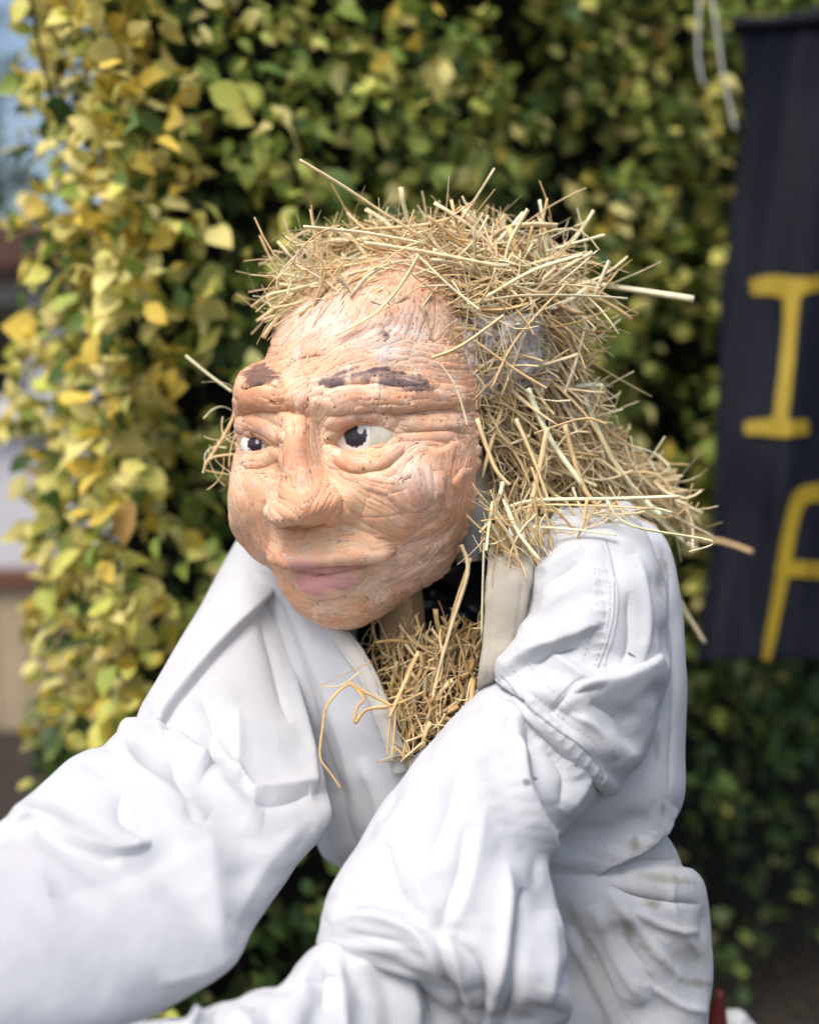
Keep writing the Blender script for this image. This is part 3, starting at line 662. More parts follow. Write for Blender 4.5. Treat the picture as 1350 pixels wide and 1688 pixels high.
VCUT = [(500, 930), (565, 1030), (582, 1062), (604, 1095), (640, 1180), (664, 1256), (705, 1225), (802, 1118), (807, 1000), (808, 925), (830, 870), (860, 850), (900, 800), (560, 800)]
ff = grid_faces(*TS.V.shape[:2], True)
cut = in_poly(TS.px, TS.py, VCUT) & (((TS.n * (CAM - TS.V)).sum(2)) > 0)
cutf = cut.ravel()[ff].any(1)
coverall = mesh_np('coverall', TS.V, ff[~cutf], M['cloth'], scare, dirt_col(TS, [(1085, 950, 16, 60, .8, 5, GREY), (1100, 1450, 70, 9, .8, 8, OLIVE), (1045, 1390, 10, 14, .9, 0, OLIVE), (1120, 1400, 14, 50, .5, 15, OLIVE), (1075, 1490, 16, 10, .9, 0, OLIVE),
    (1035, 1530, 12, 25, .8, -20, OLIVE), (1090, 1430, 90, 60, .35, 0, TAN), (1140, 1560, 50, 60, .5, 0, TAN), (1150, 1620, 40, 10, .8, 8, OLIVE), (960, 1540, 12, 80, .7, -24, OLIVE), (1080, 1230, 8, 30, .5, 0, GREY),
    (1090, 1330, 6, 14, .6, 0, GREY), (1060, 1560, 20, 8, .5, 30, OLIVE), (990, 1620, 25, 70, .4, -20, OLIVE)]))
m = coverall.modifiers.new('thickness', 'SOLIDIFY'); m.thickness = .0016; m.offset = -1
coverall['label'] = 'white cotton coverall open at the chest, stained at the back'
# shoulder cap of his left sleeve
CP = Sculpt(tube_sil([(918, 838, 1030, 832, 1.03, .012), (893, 862, 1066, 872, 1.005, .036), (874, 930, 1088, 955, .99, .05), (858, 1005, 1094, 1045, .98, .056), (840, 1058, 1085, 1130, .972, .06), (820, 1096, 1052, 1225, .965, .062),
                      (826, 1118, 1006, 1282, .962, .058), (800, 1150, 975, 1310, .96, .045)], 320, 300), True)
CP.noise(9, .006, 3, 3)
CP.strokes([
    ([(832, 1100), (868, 1071), (904, 1050), (945, 1030), (985, 1008)], 34, 13 * mm, 's', -1, .12), ([(880, 1075), (910, 1060), (960, 1045)], 9, -9 * mm), ([(865, 960), (905, 920), (960, 890)], 16, 5 * mm),
    ([(870, 1000), (900, 950), (960, 910)], 8, -3.5 * mm), ([(862, 1040), (900, 985), (950, 950)], 14, 4 * mm), ([(870, 1062), (910, 1058), (950, 1090), (990, 1110)], 14, 6 * mm),
    ([(990, 1115), (940, 1130), (905, 1165)], 9, -5 * mm), ([(1085, 1060), (1020, 1095), (960, 1112), (925, 1150)], 22, 9 * mm, 's', -1, .15), ([(1045, 900), (1060, 1000), (1050, 1080)], 14, 6 * mm), ([(1030, 960), (1034, 1040), (1020, 1080)], 10, -4 * mm),
    ([(940, 1160), (980, 1180), (1010, 1230)], 12, 6 * mm), ([(970, 1140), (1020, 1170), (1040, 1220)], 14, -5 * mm), ([(1000, 905), (1012, 960), (1008, 1020), (990, 1095)], 4, 1.8 * mm, 's', 1),
    ([(985, 930), (995, 980), (990, 1040)], 8, -2 * mm)]
    + [([(848 + 12.5 * k, 1098 + 13 * k), (832 + 13 * k, 1110 + 13.6 * k)], 3.6, 1.2 * mm) for k in range(14)]
    + [([(975, 920 + 17 * k), (1000, 926 + 16 * k)], 4, 1.4 * mm) for k in range(10)])
wrinkle(CP, 1.03, 1.05, seed=6, c=12)
cap = cloth('shoulder', CP, coverall, [(1040, 1080, 8, 2.5, 1.5, 30, (.05, .04, .03)), (1085, 960, 12, 40, .7, 5, GREY)])
# his left sleeve
UL = Sculpt(tube_sil([(850, 1105, 1000, 1262, .985, .05), (822, 1104, 1003, 1276, .975, .062), (760, 1150, 980, 1305, .955, .07), (702, 1212, 935, 1345, .935, .075), (645, 1290, 908, 1388, .91, .078), (596, 1375, 914, 1450, .885, .078),
                      (551, 1455, 929, 1530, .862, .075), (534, 1508, 938, 1600, .845, .068), (536, 1538, 930, 1660, .845, .06), (600, 1545, 870, 1720, .855, .05), (660, 1560, 800, 1750, .87, .03)], 380, 420), True)
UL.noise(7, .006, 3, 7)
UL.strokes([
    ([(835, 1140), (855, 1200), (862, 1270), (885, 1330), (908, 1390), (925, 1490), (930, 1580)], 17, 12 * mm), ([(862, 1160), (885, 1220), (895, 1290), (920, 1350)], 16, -11 * mm), ([(840, 1150), (880, 1175), (930, 1215), (975, 1270)], 14, 9 * mm),
    ([(850, 1150), (838, 1170), (850, 1190), (880, 1215)], 9, -6 * mm), ([(930, 1230), (960, 1270), (930, 1320)], 16, 6 * mm), ([(900, 1210), (930, 1260), (925, 1310)], 9, -5 * mm),
    ([(862, 1440), (856, 1520), (845, 1600), (825, 1690)], 10, -12 * mm), ([(900, 1480), (905, 1560), (895, 1640)], 20, 6 * mm), ([(835, 1400), (830, 1500), (815, 1600), (800, 1690)], 16, 10 * mm),
    ([(770, 1340), (755, 1420), (728, 1500)], 14, -4 * mm), ([(800, 1300), (785, 1400), (760, 1480), (735, 1512)], 20, 3 * mm), ([(650, 1380), (690, 1440), (725, 1500)], 20, 5 * mm), ([(640, 1370), (660, 1440), (700, 1490)], 11, -4.5 * mm),
    ([(745, 1520), (790, 1560), (800, 1640), (795, 1690)], 11, -9 * mm), ([(730, 1510), (760, 1580), (785, 1640)], 12, 7 * mm), ([(720, 1520), (735, 1580), (760, 1630), (770, 1650)], 7, -7 * mm),
    ([(548, 1500), (600, 1490), (650, 1500), (700, 1530), (740, 1600)], 16, 9 * mm), ([(560, 1475), (620, 1468), (690, 1490)], 9, -6 * mm), ([(700, 1240), (680, 1300), (640, 1370)], 30, 4 * mm), ([(760, 1220), (740, 1320), (700, 1400)], 26, -4 * mm),
    ([(548, 1455), (600, 1440), (640, 1420)], 10, 3 * mm),
] + [([(828 + 12.6 * k, 1116 + 13.2 * k), (815 + 13 * k, 1132 + 13.2 * k)], 4, 1.0 * mm) for k in range(13)])
wrinkle(UL, 1.01, 1.036, seed=3, vfield=[.3, .8, .5, .5, .7, .8, .7])
lsleeve = cloth('sleeve', UL, coverall, [(868, 1290, 8, 6, 1.5, 40, (.2, .2, .22)), (882, 1284, 5, 4, 1.5, 0, (.15, .15, .18)), (948, 1262, 3, 4, 1.5, 0, (.1, .1, .1))])
FL = Sculpt(tube_sil([(690, 1500, 830, 1720, .88, .05), (610, 1512, 740, 1790, .86, .065), (532, 1537, 640, 1850, .83, .07), (440, 1600, 540, 1900, .79, .07), (335, 1640, 440, 1950, .75, .066), (205, 1683, 320, 1990, .70, .062),
                      (70, 1740, 180, 2030, .65, .058), (-60, 1800, 40, 2080, .61, .055)], 320, 340), True)
FL.noise(8, .005, 3, 4)
FL.strokes([
    ([(560, 1545), (620, 1538), (670, 1545), (700, 1600), (730, 1690)], 14, -10 * mm), ([(575, 1580), (640, 1570), (670, 1600), (690, 1690)], 22, 8 * mm), ([(695, 1560), (730, 1620), (765, 1690)], 10, 9 * mm),
    ([(330, 1625), (322, 1660), (300, 1690)], 8, 9 * mm), ([(345, 1640), (370, 1660), (380, 1700)], 10, -6 * mm), ([(380, 1640), (410, 1670), (410, 1710)], 14, 6 * mm), ([(440, 1610), (500, 1596), (545, 1590)], 8, -3 * mm),
    ([(555, 1560), (562, 1640), (560, 1700)], 12, 5 * mm), ([(300, 1672), (260, 1680), (200, 1700)], 12, 4 * mm), ([(540, 1560), (535, 1640)], 10, -4 * mm)])
wrinkle(FL, 1.01, 1.035, seed=4)
cloth('sleeve', FL, coverall, [(418, 1668, 5, 3, 1.6, 0, (.05, .05, .05)), (548, 1610, 20, 8, .4, 0, GREY)])
# his right sleeve
SR = Sculpt(tube_sil([(405, 872, 455, 905, 1.16, .03, .0), (388, 890, 462, 960, 1.15, .05, .0), (362, 930, 474, 1030, 1.13, .06), (318, 1003, 490, 1110, 1.09, .05), (266, 1088, 510, 1200, 1.045, .052), (224, 1160, 529, 1285, 1.00, .052),
                      (185, 1200, 533, 1345, .955, .052), (118, 1240, 484, 1412, .91, .052), (55, 1295, 424, 1500, .865, .052), (-2, 1342, 366, 1583, .82, .052), (-65, 1395, 230, 1668, .77, .05), (-140, 1470, 80, 1760, .72, .048), (-240, 1560, -60, 1850, .67, .06)], 420, 560), True)
SR.noise(5, .004, 3, 5)
SR.strokes([
    ([(455, 950), (407, 1007), (330, 1095), (255, 1189)], 26, 15 * mm, 's', 1, .08), ([(440, 985), (470, 1080), (500, 1200), (520, 1290)], 14, 9 * mm), ([(425, 990), (450, 1080), (475, 1180)], 14, -6 * mm),
    ([(196, 1192), (255, 1186), (300, 1215), (345, 1248)], 22, 13 * mm, 's', 1, .1), ([(262, 1200), (300, 1196), (340, 1225)], 10, -8 * mm), ([(196, 1195), (210, 1240), (250, 1275), (340, 1330)], 20, 7 * mm), ([(200, 1290), (200, 1330), (245, 1360)], 16, -4 * mm),
    ([(20, 1340), (60, 1334), (123, 1366), (200, 1384), (250, 1368)], 18, 9 * mm, 's', -1, .1), ([(60, 1350), (123, 1380), (200, 1396)], 14, -5 * mm), ([(280, 1230), (300, 1300), (330, 1350)], 20, -5 * mm), ([(350, 1260), (400, 1320), (430, 1330)], 24, 5 * mm),
    ([(415, 1310), (460, 1308), (510, 1290)], 12, -6 * mm), ([(400, 1290), (450, 1284), (520, 1270)], 12, 5 * mm), ([(340, 1340), (350, 1440), (360, 1570)], 40, 5 * mm), ([(380, 1545), (340, 1575), (260, 1600)], 20, 4 * mm),
    ([(500, 1340), (440, 1400), (380, 1500)], 30, 4 * mm), ([(330, 1130), (350, 1180), (345, 1240)], 20, -4 * mm), ([(390, 1150), (392, 1230), (380, 1280)], 16, 4 * mm), ([(300, 1370), (220, 1420), (80, 1460)], 50, -5 * mm), ([(340, 1180), (420, 1300)], 10, 3 * mm)])
wrinkle(SR, 1.005, 1.022, seed=5, c=14, m=6, att=.006, vfield=[.5, .5, .6, 1.0, 1.5, 1.2, .6, .5, .5])
cloth('sleeve', SR, coverall, [(330, 1363, 4, 3, 1.6, 0, (.2, .2, .2)), (36, 1410, 20, 12, .25, 0, (.7, .5, .45)), (82, 1477, 6, 1.6, 1., 20, GREY)])
# ribbons of folded cloth: the two front edges of the opening
CL_BVH = BVHTree.FromPolygons([Vector(v) for v in TS.V.reshape(-1, 3)], ff.tolist())
def ribbon(name, pts, n, depth_off, mat, parent, colr, bulge=.002, nz_=.002, slope=0.0):
    """pts: rows of (Lx, Ly, Rx, Ry, depth)"""
    Sx = catmull(pts, n); k = 26; u = np.linspace(0, 1, k)[None, :]
    x = Sx[:, :1] * (1 - u) + Sx[:, 2:3] * u; y = Sx[:, 1:2] * (1 - u) + Sx[:, 3:4] * u; d = Sx[:, 4:5] + slope * u
    d = d - bulge * np.sqrt(np.clip(1 - (2 * u - 1) ** 2, 0, 1)) - (np.abs(u - .16) < .05) * -.0008 - (np.abs(u - .84) < .05) * -.0008
    V = P(x, y, d + depth_off); Sc = Sculpt(V, False, V.mean((0, 1)) + FW * .1); Sc.noise(40, nz_, 3, 2)
    c = np.ones(V.shape) * np.array(colr); c = c * (1 + .08 * fbm(V * 30, 3, 1))[..., None]
    o = mesh_np(name, Sc.V, grid_faces(n, k), M['cloth'], parent, c); m = o.modifiers.new('t', 'SOLIDIFY'); m.thickness = .003; m.offset = -1
    return o
def cloth_d(x, y, dflt=1.0):
    h = CL_BVH.ray_cast(Vector(CAM), Vector(P(x, y, 1.0) - CAM)); return float((np.array(h[0]) - CAM) @ FW) if h[0] else dflt
pr = [(814, 890, 880, 890), (807, 925, 874, 935), (805, 980, 866, 985), (802, 1050, 855, 1035), (795, 1112, 842, 1098), (782, 1150, 826, 1132), (765, 1195, 806, 1175)]
ribbon('placket', [(*r_, min(cloth_d(r_[2] + 4, r_[3], 1.0), cloth_d(r_[0] + 12, r_[1], 1.0), 1.02) + (.035 if r_[1] > 1120 else 0)) for r_ in pr], 90, -.010, M['cloth'], coverall, (.44, .40, .33), .006, .003)
edge = [(556, 1018), (570, 1045), (590, 1075), (606, 1100), (624, 1140), (642, 1186), (660, 1240), (668, 1268)]
er = []
for (x, y) in edge:
    d = cloth_d(x - 14, y, 1.0); er.append((x - 16, y + 6, x + 4, y, d))
ribbon('placket', er, 90, -.004, M['cloth'], coverall, (.56, .545, .50), .004)
PK = bpy.data.objects['placket']
# stitched seams
BV = {k: BVHTree.FromPolygons([Vector(v) for v in s.V[::2, ::2].reshape(-1, 3)], grid_faces(s.V[::2, ::2].shape[0], s.V[::2, ::2].shape[1], True).tolist()) for k, s in dict(cap=CP, ul=UL, sr=SR, fl=FL).items()}
BV['ts'] = CL_BVH
def on_cloth(keys, x, y, lift=.0011):
    best = None
    for k in keys:
        h = BV[k].ray_cast(Vector(CAM), Vector(P(x, y, 1.0) - CAM))
        if h[0] is not None and (best is None or h[3] < best[3]): best = h
    if best is None: return None
    v = np.array(best[0]); r = CAM - v; r /= np.linalg.norm(r); return v + r * lift
M['thread'] = simple_mat('thread', (.70, .71, .73), .8, 60, .1)
M['thread_dark'] = simple_mat('seam_shadow_grey_thread', (.36, .37, .40), .9, 60, .2)
def seam(pts, keys, parent, rad=.0007, mat='thread', dash=None):
    pts = resample(catmull(pts, 60), 160); q = [on_cloth(keys, *p) for p in pts]; q = [a for a in q if a is not None]
    if len(q) < 6: return
    q = np.array(q)
    if dash is None:
        v, f, c = tube_np(q, rad, 5); mesh_np('seam', v, [f] + c, M[mat], parent); return
    q = resample(q, int(np.linalg.norm(np.diff(q, axis=0), axis=1).sum() / .0011)); vs, fs, n0 = [], [], 0
    for i in range(0, len(q) - 4, 4):
        v, f, c = tube_np(q[i:i + 3], rad, 4); vs.append(v); fs.append(f + n0); n0 += len(v)
    if vs: mesh_np('stitching', np.concatenate(vs), np.concatenate(fs), M[mat], parent)
sm1 = [(998, 890), (1010, 940), (1012, 1000), (1003, 1050), (984, 1102)]
seam(sm1, ['cap'], coverall, .0009, 'thread_dark'); seam([(x - 7, y) for x, y in sm1], ['cap'], coverall, .0005, 'thread_dark', 1); seam([(x - 30, y + 2) for x, y in sm1], ['cap'], coverall, .0005, 'thread_dark', 1)
sm2 = [(826, 1112), (870, 1162), (915, 1200), (960, 1232), (985, 1262), (992, 1282)]
seam(sm2, ['cap', 'ul'], coverall, .0010, 'thread_dark'); seam([(x + 14, y - 14) for x, y in sm2[:-1]], ['cap', 'ul'], coverall, .0005, 'thread_dark', 1); seam([(x + 34, y - 30) for x, y in sm2[:-2]], ['cap', 'ul'], coverall, .0005, 'thread_dark', 1)
seam([(985, 1262), (965, 1330), (1000, 1400), (1008, 1412)], ['ts'], coverall, .0007, 'thread_dark')
BV['pk'] = BVHTree.FromPolygons([v.co + Vector(world_origin(scare)) for v in PK.data.vertices], [tuple(p.vertices) for p in PK.data.polygons])
for fr in (.18, .8): seam([(a_ * (1 - fr) + c_ * fr, b_ * (1 - fr) + d_ * fr) for a_, b_, c_, d_ in pr[:5]], ['pk'], PK.parent, .0005, 'thread_dark', 1)
seam([(192, 1198), (150, 1260), (110, 1300)], ['sr'], coverall, .0005, 'thread')
seam([(905, 1165), (940, 1128), (975, 1105)], ['cap'], coverall, .0006, 'thread_dark')
# legs of the coverall, knees bent, down to the ground
def leg(pts, rads):
    v, f, c = tube_np(catmull(pts, 60), np.interp(np.linspace(0, 1, 60), np.linspace(0, 1, len(rads)), rads), 36)
    Vg = v.reshape(60, 36, 3); Sg = Sculpt(Vg, True); Sg.noise(14, .012, 3, 3)
    mesh_np('trouser_leg', Sg.V, grid_faces(60, 36, True), M['cloth'], coverall, np.ones((60 * 36, 3)) * WHITE * .95)
HP = P(900, 1760, 1.10)
for s_ in (-1, 1):
    h = HP + np.array([.02 * s_, -.07 * s_, -.03]); k_ = h + np.array([-.40, -.16, -.03]); a_ = k_ + np.array([-.02, .02, -h[2] + .06])
    leg([h, h * .5 + k_ * .5 + np.array([0, 0, .01]), k_, k_ * .5 + a_ * .5, a_], [.10, .095, .085, .075, .07])
# dark plastic stuffing behind the stake, inside the collar
PL = Sculpt(tube_sil([(720, 915, 800, 910, 1.13, .02), (660, 945, 805, 935, 1.14, .035), (620, 1000, 830, 1000, 1.145, .04), (600, 1080, 830, 1080, 1.15, .04), (620, 1250, 800, 1250, 1.15, .03)], 90, 90), True)
PL.noise(30, .014, 4, 2)
mesh_np('plastic_lining', PL.V, grid_faces(90, 90, True), M['navy_plastic'], scare)

# ------------------------------------------------------------------ straw
HULL = [(386, 650, 850, 1.06, .03), (410, 590, 905, 1.06, .055), (450, 575, 950, 1.07, .075), (520, 610, 955, 1.08, .085), (600, 650, 945, 1.09, .085), (680, 690, 965, 1.10, .08),
        (750, 730, 1005, 1.105, .072), (805, 775, 1055, 1.11, .06), (845, 790, 1085, 1.11, .045), (870, 800, 1040, 1.11, .02)]
HT = np.array(HULL)
hs = Sculpt(tube_sil([(L_ + 14, y + 8, R_ - 14, y + 8, d, h - .012) for y, L_, R_, d, h in HULL], 120, 110), True); hs.noise(28, .012, 4, 1)
M['straw_core'] = simple_mat('packed_straw_gap_shade', (.20, .135, .06), .8, 60, .5, .006, 110)  # straw core coloured darker to imitate shade in the gaps between strands
wig = mesh_np('straw_wig', hs.V, grid_faces(110, 120, True), M['straw_core'], scare)
wig['label'] = 'tangled wig of pale dry straw'
def hull_d(x, y):
    L_, R_, d, h = (np.interp(y, HT[:, 0], HT[:, k]) for k in (1, 2, 3, 4))
    u = np.clip((x - (L_ + R_) / 2) / ((R_ - L_) / 2), -1, 1); return d - h * np.sqrt(np.clip(1 - u * u, 0, 1)), d
STRAW = [np.array(c) for c in ((.82, .69, .43), (.90, .80, .56), (.74, .58, .33), (.92, .86, .67), (.62, .46, .24), (.86, .76, .52), (.80, .70, .50))]
straws = []            # (points, radius, colour, flat, target)
def add_straw(pts, wpx, tgt, c=None, flat=.45, taper=.5):
    pts = np.asarray(pts, float); d = (pts - CAM) @ FW; r = wpx / F * d.mean() / 2 * np.linspace(1, taper, len(pts))
    if c is None: c = STRAW[rng.integers(len(STRAW))] * rng.uniform(.82, 1.12)
    straws.append((pts, r, np.clip(np.asarray(c) * np.array([1.06, .98, .86]), 0, .92), flat, tgt))
def rand_straw(x, y, d, ang, L, wpx, tgt, bend=.15, kink=.3, dz=.25, c=None):
    n = 6; t = np.linspace(-.5, .5, n) * L; a = R(ang); curve = rng.normal(0, bend) * L
    ca_, sa_ = math.cos(a), math.sin(a); off = curve * (4 * (t / L) ** 2 - .3)
    if rng.random() < kink + .15: kk = rng.integers(1, n - 1); off = off + np.where(np.arange(n) > kk, (np.arange(n) - kk) * rng.normal(0, .09) * L, 0)
    X = x + t * ca_ - off * sa_; Y = y + t * sa_ + off * ca_; D = d + t / F * rng.normal(0, dz) * 1.0
    add_straw(P(X, Y, D), wpx, tgt, c, flat=rng.uniform(.1, .6), taper=rng.uniform(.35, 1))
TOP = [(520, 405), (600, 384), (720, 372), (830, 372), (905, 398), (955, 450), (955, 540), (920, 560), (860, 540), (790, 520), (760, 500), (735, 470), (700, 430), (640, 450), (560, 490), (500, 520), (460, 510), (490, 440)]
SIDE = [(760, 500), (860, 520), (960, 545), (965, 640), (1005, 720), (1050, 790), (1120, 835), (1090, 860), (1000, 845), (900, 850), (870, 910), (810, 915), (790, 840), (790, 730), (775, 690), (760, 620), (735, 590)]
def scatter(poly, n):
    pl = np.array(poly); out = []
    while len(out) < n:
        x, y = rng.uniform(pl[:, 0].min(), pl[:, 0].max()), rng.uniform(pl[:, 1].min(), pl[:, 1].max())
        if in_poly(np.array(x), np.array(y), poly): out.append((x, y))
    return out
def width(): 
    r = rng.random(); return rng.uniform(1.3, 2.4) if r < .30 else (rng.uniform(2.4, 5.5) if r < .80 else rng.uniform(5.5, 11))
for x, y in scatter(TOP, 560):
    df, dc = hull_d(x, y); fd = face_depth(x, y)
    d = min(df, fd - .004 if fd else 9) - rng.uniform(-.004, .012)
    if fd and x < 700 and y > 440: 
        if rng.random() < .45: continue
    ang = rng.normal((x - 730) / 220 * 24, 24) if rng.random() < .78 else rng.uniform(0, 180)
    rand_straw(x, y, d, ang, rng.uniform(60, 220), width(), 'wig', .16, .3, .22)
for x, y in scatter(SIDE, 680):
    df, dc = hull_d(x, y); d = df - rng.uniform(-.006, .012)
    t = (y - 520) / 350; base = 60 - 20 * np.clip((x - 900) / 200, 0, 1) * t
    ang = rng.normal(base, 26) if rng.random() < .72 else rng.uniform(0, 180)
    if y < 640: ang = rng.uniform(0, 180) if rng.random() < .6 else ang
    dk = rng.uniform(.78, 1.05)
    rand_straw(x, y, d, ang, rng.uniform(60, 200), width(), 'wig', .1, .35, .18, STRAW[rng.integers(len(STRAW))] * dk)
for k in range(420):      # the far side of the wig
    y = rng.uniform(375, 850); L_, R_, dcen, h = (np.interp(y, HT[:, 0], HT[:, j]) for j in (1, 2, 3, 4)); x = rng.uniform(L_, R_)
    df, dc = hull_d(x, y); rand_straw(x, y, 2 * dc - df + rng.uniform(-.004, .01), rng.normal(60, 35), rng.uniform(40, 130), width() + 1, 'wig')
for x, y in scatter([(930, 540), (975, 640), (1020, 720), (1070, 770), (1130, 830), (1150, 880), (1090, 860), (1000, 760), (940, 640)], 130):
    rand_straw(x, y, hull_d(x - 30, y)[1] + rng.uniform(-.05, .03), rng.normal(45, 30), rng.uniform(30, 120), width(), 'wig', .15)
for x, y in scatter([(1040, 740), (1110, 770), (1150, 880), (1060, 850)], 60):
    rand_straw(x, y, 1.12 + rng.uniform(-.04, .04), rng.uniform(-20, 60), rng.uniform(30, 110), rng.uniform(1.5, 5), 'wig', .2)
for x, y in scatter([(480, 380), (560, 370), (560, 480), (455, 520), (440, 490)], 70):
    rand_straw(x, y, 1.03 + rng.uniform(-.04, .03), rng.normal(-15, 35), rng.uniform(30, 110), rng.uniform(1.2, 4.5), 'wig', .35, .2)
for k in range(36):       # wisps that stand off the crown
    x = rng.uniform(600, 960); rand_straw(x, 355 + abs(x - 760) * .18 + rng.uniform(-8, 12), 1.06 + rng.uniform(-.04, .04), rng.uniform(20, 160), rng.uniform(25, 80), rng.uniform(1, 2.2), 'wig', .3)
for x, y in scatter([(375, 640), (395, 640), (392, 790), (350, 790), (340, 760)], 16):
    rand_straw(x, y, 1.07 + rng.uniform(-.02, .02), rng.normal(120, 40), rng.uniform(40, 90), rng.uniform(1.2, 4), 'wig', .25)
hero = [([(494, 264), (560, 303), (640, 356), (692, 388)], 10, .985, .6), ([(1143, 493), (1060, 480), (960, 465), (870, 452)], 14, 1.07, .5), ([(512, 345), (520, 395), (528, 440)], 10, 1.0, .8),
    ([(500, 374), (600, 384), (700, 402)], 8, .985, .8), ([(560, 372), (520, 388), (486, 425), (488, 444), (560, 440), (640, 426)], 7, .985, .7), ([(889, 330), (899, 390), (905, 440)], 10, 1.06, 1),
    ([(996, 388), (930, 406), (860, 428)], 12, 1.04, .8), ([(1004, 430), (980, 486)], 9, 1.04, 1), ([(1018, 447), (985, 488)], 4, 1.04, 1), ([(1034, 492), (950, 487), (850, 488), (770, 502)], 7, .985, 1),
    ([(690, 420), (662, 468), (620, 515), (553, 553)], 7, .955, .5), ([(688, 420), (740, 470), (792, 512)], 7, .965, 1), ([(706, 462), (650, 500), (600, 530), (560, 560)], 5, .955, .5),
    ([(447, 506), (442, 488), (480, 478), (530, 466)], 6, 1.0, 1), ([(450, 508), (500, 497), (560, 468)], 5, 1.0, 1), ([(972, 548), (940, 500), (880, 415)], 10, 1.02, 1), ([(966, 535), (948, 600), (930, 650)], 7, 1.02, 1),
    ([(306, 586), (345, 618), (382, 645)], 6, 1.10, .8), ([(335, 780), (348, 755), (394, 748)], 7, 1.06, 1), ([(338, 768), (380, 700), (394, 650)], 6, 1.07, 1), ([(340, 776), (388, 784)], 6, 1.06, 1),
    ([(962, 652), (1000, 740), (1048, 810), (1090, 850)], 11, 1.05, .8), ([(1076, 746), (1102, 774), (1050, 792)], 6, 1.11, 1), ([(1000, 825), (1038, 866), (1172, 892), (1135, 910)], 6, .97, .8),
    ([(1050, 830), (1110, 852), (1178, 886)], 7, 1.08, .8), ([(1040, 812), (1100, 870), (1150, 908)], 11, 1.09, .9), ([(876, 770), (900, 850), (914, 912), (955, 880), (968, 820)], 6, .965, 1), ([(878, 868), (950, 873), (1016, 882)], 8, .962, .8),
    ([(1108, 960), (1128, 1005), (1162, 1060)], 8, 1.32, 1.3), ([(1120, 884), (1190, 893), (1240, 910)], 7, 1.45, 1.3), ([(760, 898), (771, 942), (745, 1030), (722, 1110), (703, 1200)], 9, .995, .6), ([(798, 895), (796, 960), (794, 1048)], 10, .99, .9),
    ([(735, 1075), (748, 1005), (776, 920)], 6, 1.0, 1), ([(902, 705), (885, 790), (870, 850)], 9, .985, 1), ([(786, 690), (815, 770), (840, 800)], 9, .985, .7), ([(850, 690), (880, 760), (905, 830)], 7, .98, 1), ([(930, 700), (960, 800), (990, 840)], 9, 1.0, 1),
    ([(870, 640), (905, 720), (960, 800)], 10, 1.0, 1), ([(900, 620), (970, 690), (1030, 790)], 10, 1.02, .8), ([(830, 840), (880, 825), (1000, 822), (1120, 818)], 8, .975, .7), ([(840, 845), (900, 832), (1080, 838)], 7, .972, .7), ([(1000, 700), (960, 690), (880, 715)], 8, .99, 1), ([(820, 850), (850, 930), (870, 960)], 6, .975, .8), ([(840, 860), (865, 910)], 5, .97, .8), ([(810, 640), (850, 560), (930, 470)], 7, .985, .8),
    ([(780, 560), (850, 610), (900, 640)], 5, .985, 1), ([(712, 590), (760, 570), (830, 520)], 6, .965, .8), ([(770, 700), (752, 640), (726, 600)], 4, .965, .8), ([(740, 360), (690, 372), (600, 378)], 7, 1.0, .8), ([(780, 332), (720, 372), (650, 400)], 6, 1.0, .8), ([(870, 345), (840, 400), (830, 440)], 9, 1.0, .7), ([(960, 420), (880, 445), (800, 490)], 8, .985, .8), ([(600, 400), (700, 415), (830, 440)], 8, .98, .8)]
for pts, wpx, d, tp in hero:
    c = catmull(pts, 4 * len(pts)); add_straw(P(c[:, 0], c[:, 1], np.full(len(c), d)), wpx, 'wig', STRAW[rng.integers(4)] * rng.uniform(.95, 1.12), .5, tp)
c = catmull([(516, 565), (500, 608), (483, 652)], 8); add_straw(P(c[:, 0], c[:, 1], np.array([face_depth(*p) - .004 for p in c])), 5, 'wig', STRAW[1], .6, .8)
for x, y in scatter([(890, 850), (960, 828), (1040, 828), (1100, 870), (1080, 880), (1000, 862), (900, 900)], 34):
    q_ = on_cloth(['cap', 'ts'], x, y)
    if q_ is not None: rand_straw(x, y, float((q_ - CAM) @ FW) - .006, rng.normal(15, 40), rng.uniform(40, 130), rng.uniform(1.4, 6), 'wig', .1, .4, .1)
for x, y in scatter([(540, 470), (640, 440), (740, 470), (760, 600), (720, 590), (690, 500), (600, 520)], 46):
    fd = face_depth(x, y)
    if fd: rand_straw(x, y, fd - .005, rng.normal(125, 30), rng.uniform(30, 90), rng.uniform(1.2, 4), 'wig', .15, .3, .1)
for x, y in scatter([(790, 820), (900, 830), (905, 880), (870, 930), (800, 925)], 90):
    rand_straw(x, y, .962 + rng.uniform(-.012, .01), rng.normal(70, 28), rng.uniform(40, 120), width(), 'wig', .12, .3, .15)
for x, y in scatter([(468, 505), (500, 440), (640, 405), (700, 412), (640, 458), (560, 482), (500, 520)], 60):
    fd = face_depth(x, y)
    rand_straw(x, y, (fd if fd else 1.02) - rng.uniform(.004, .012), rng.normal(-22, 30), rng.uniform(40, 150), width(), 'wig', .16, .3, .2)
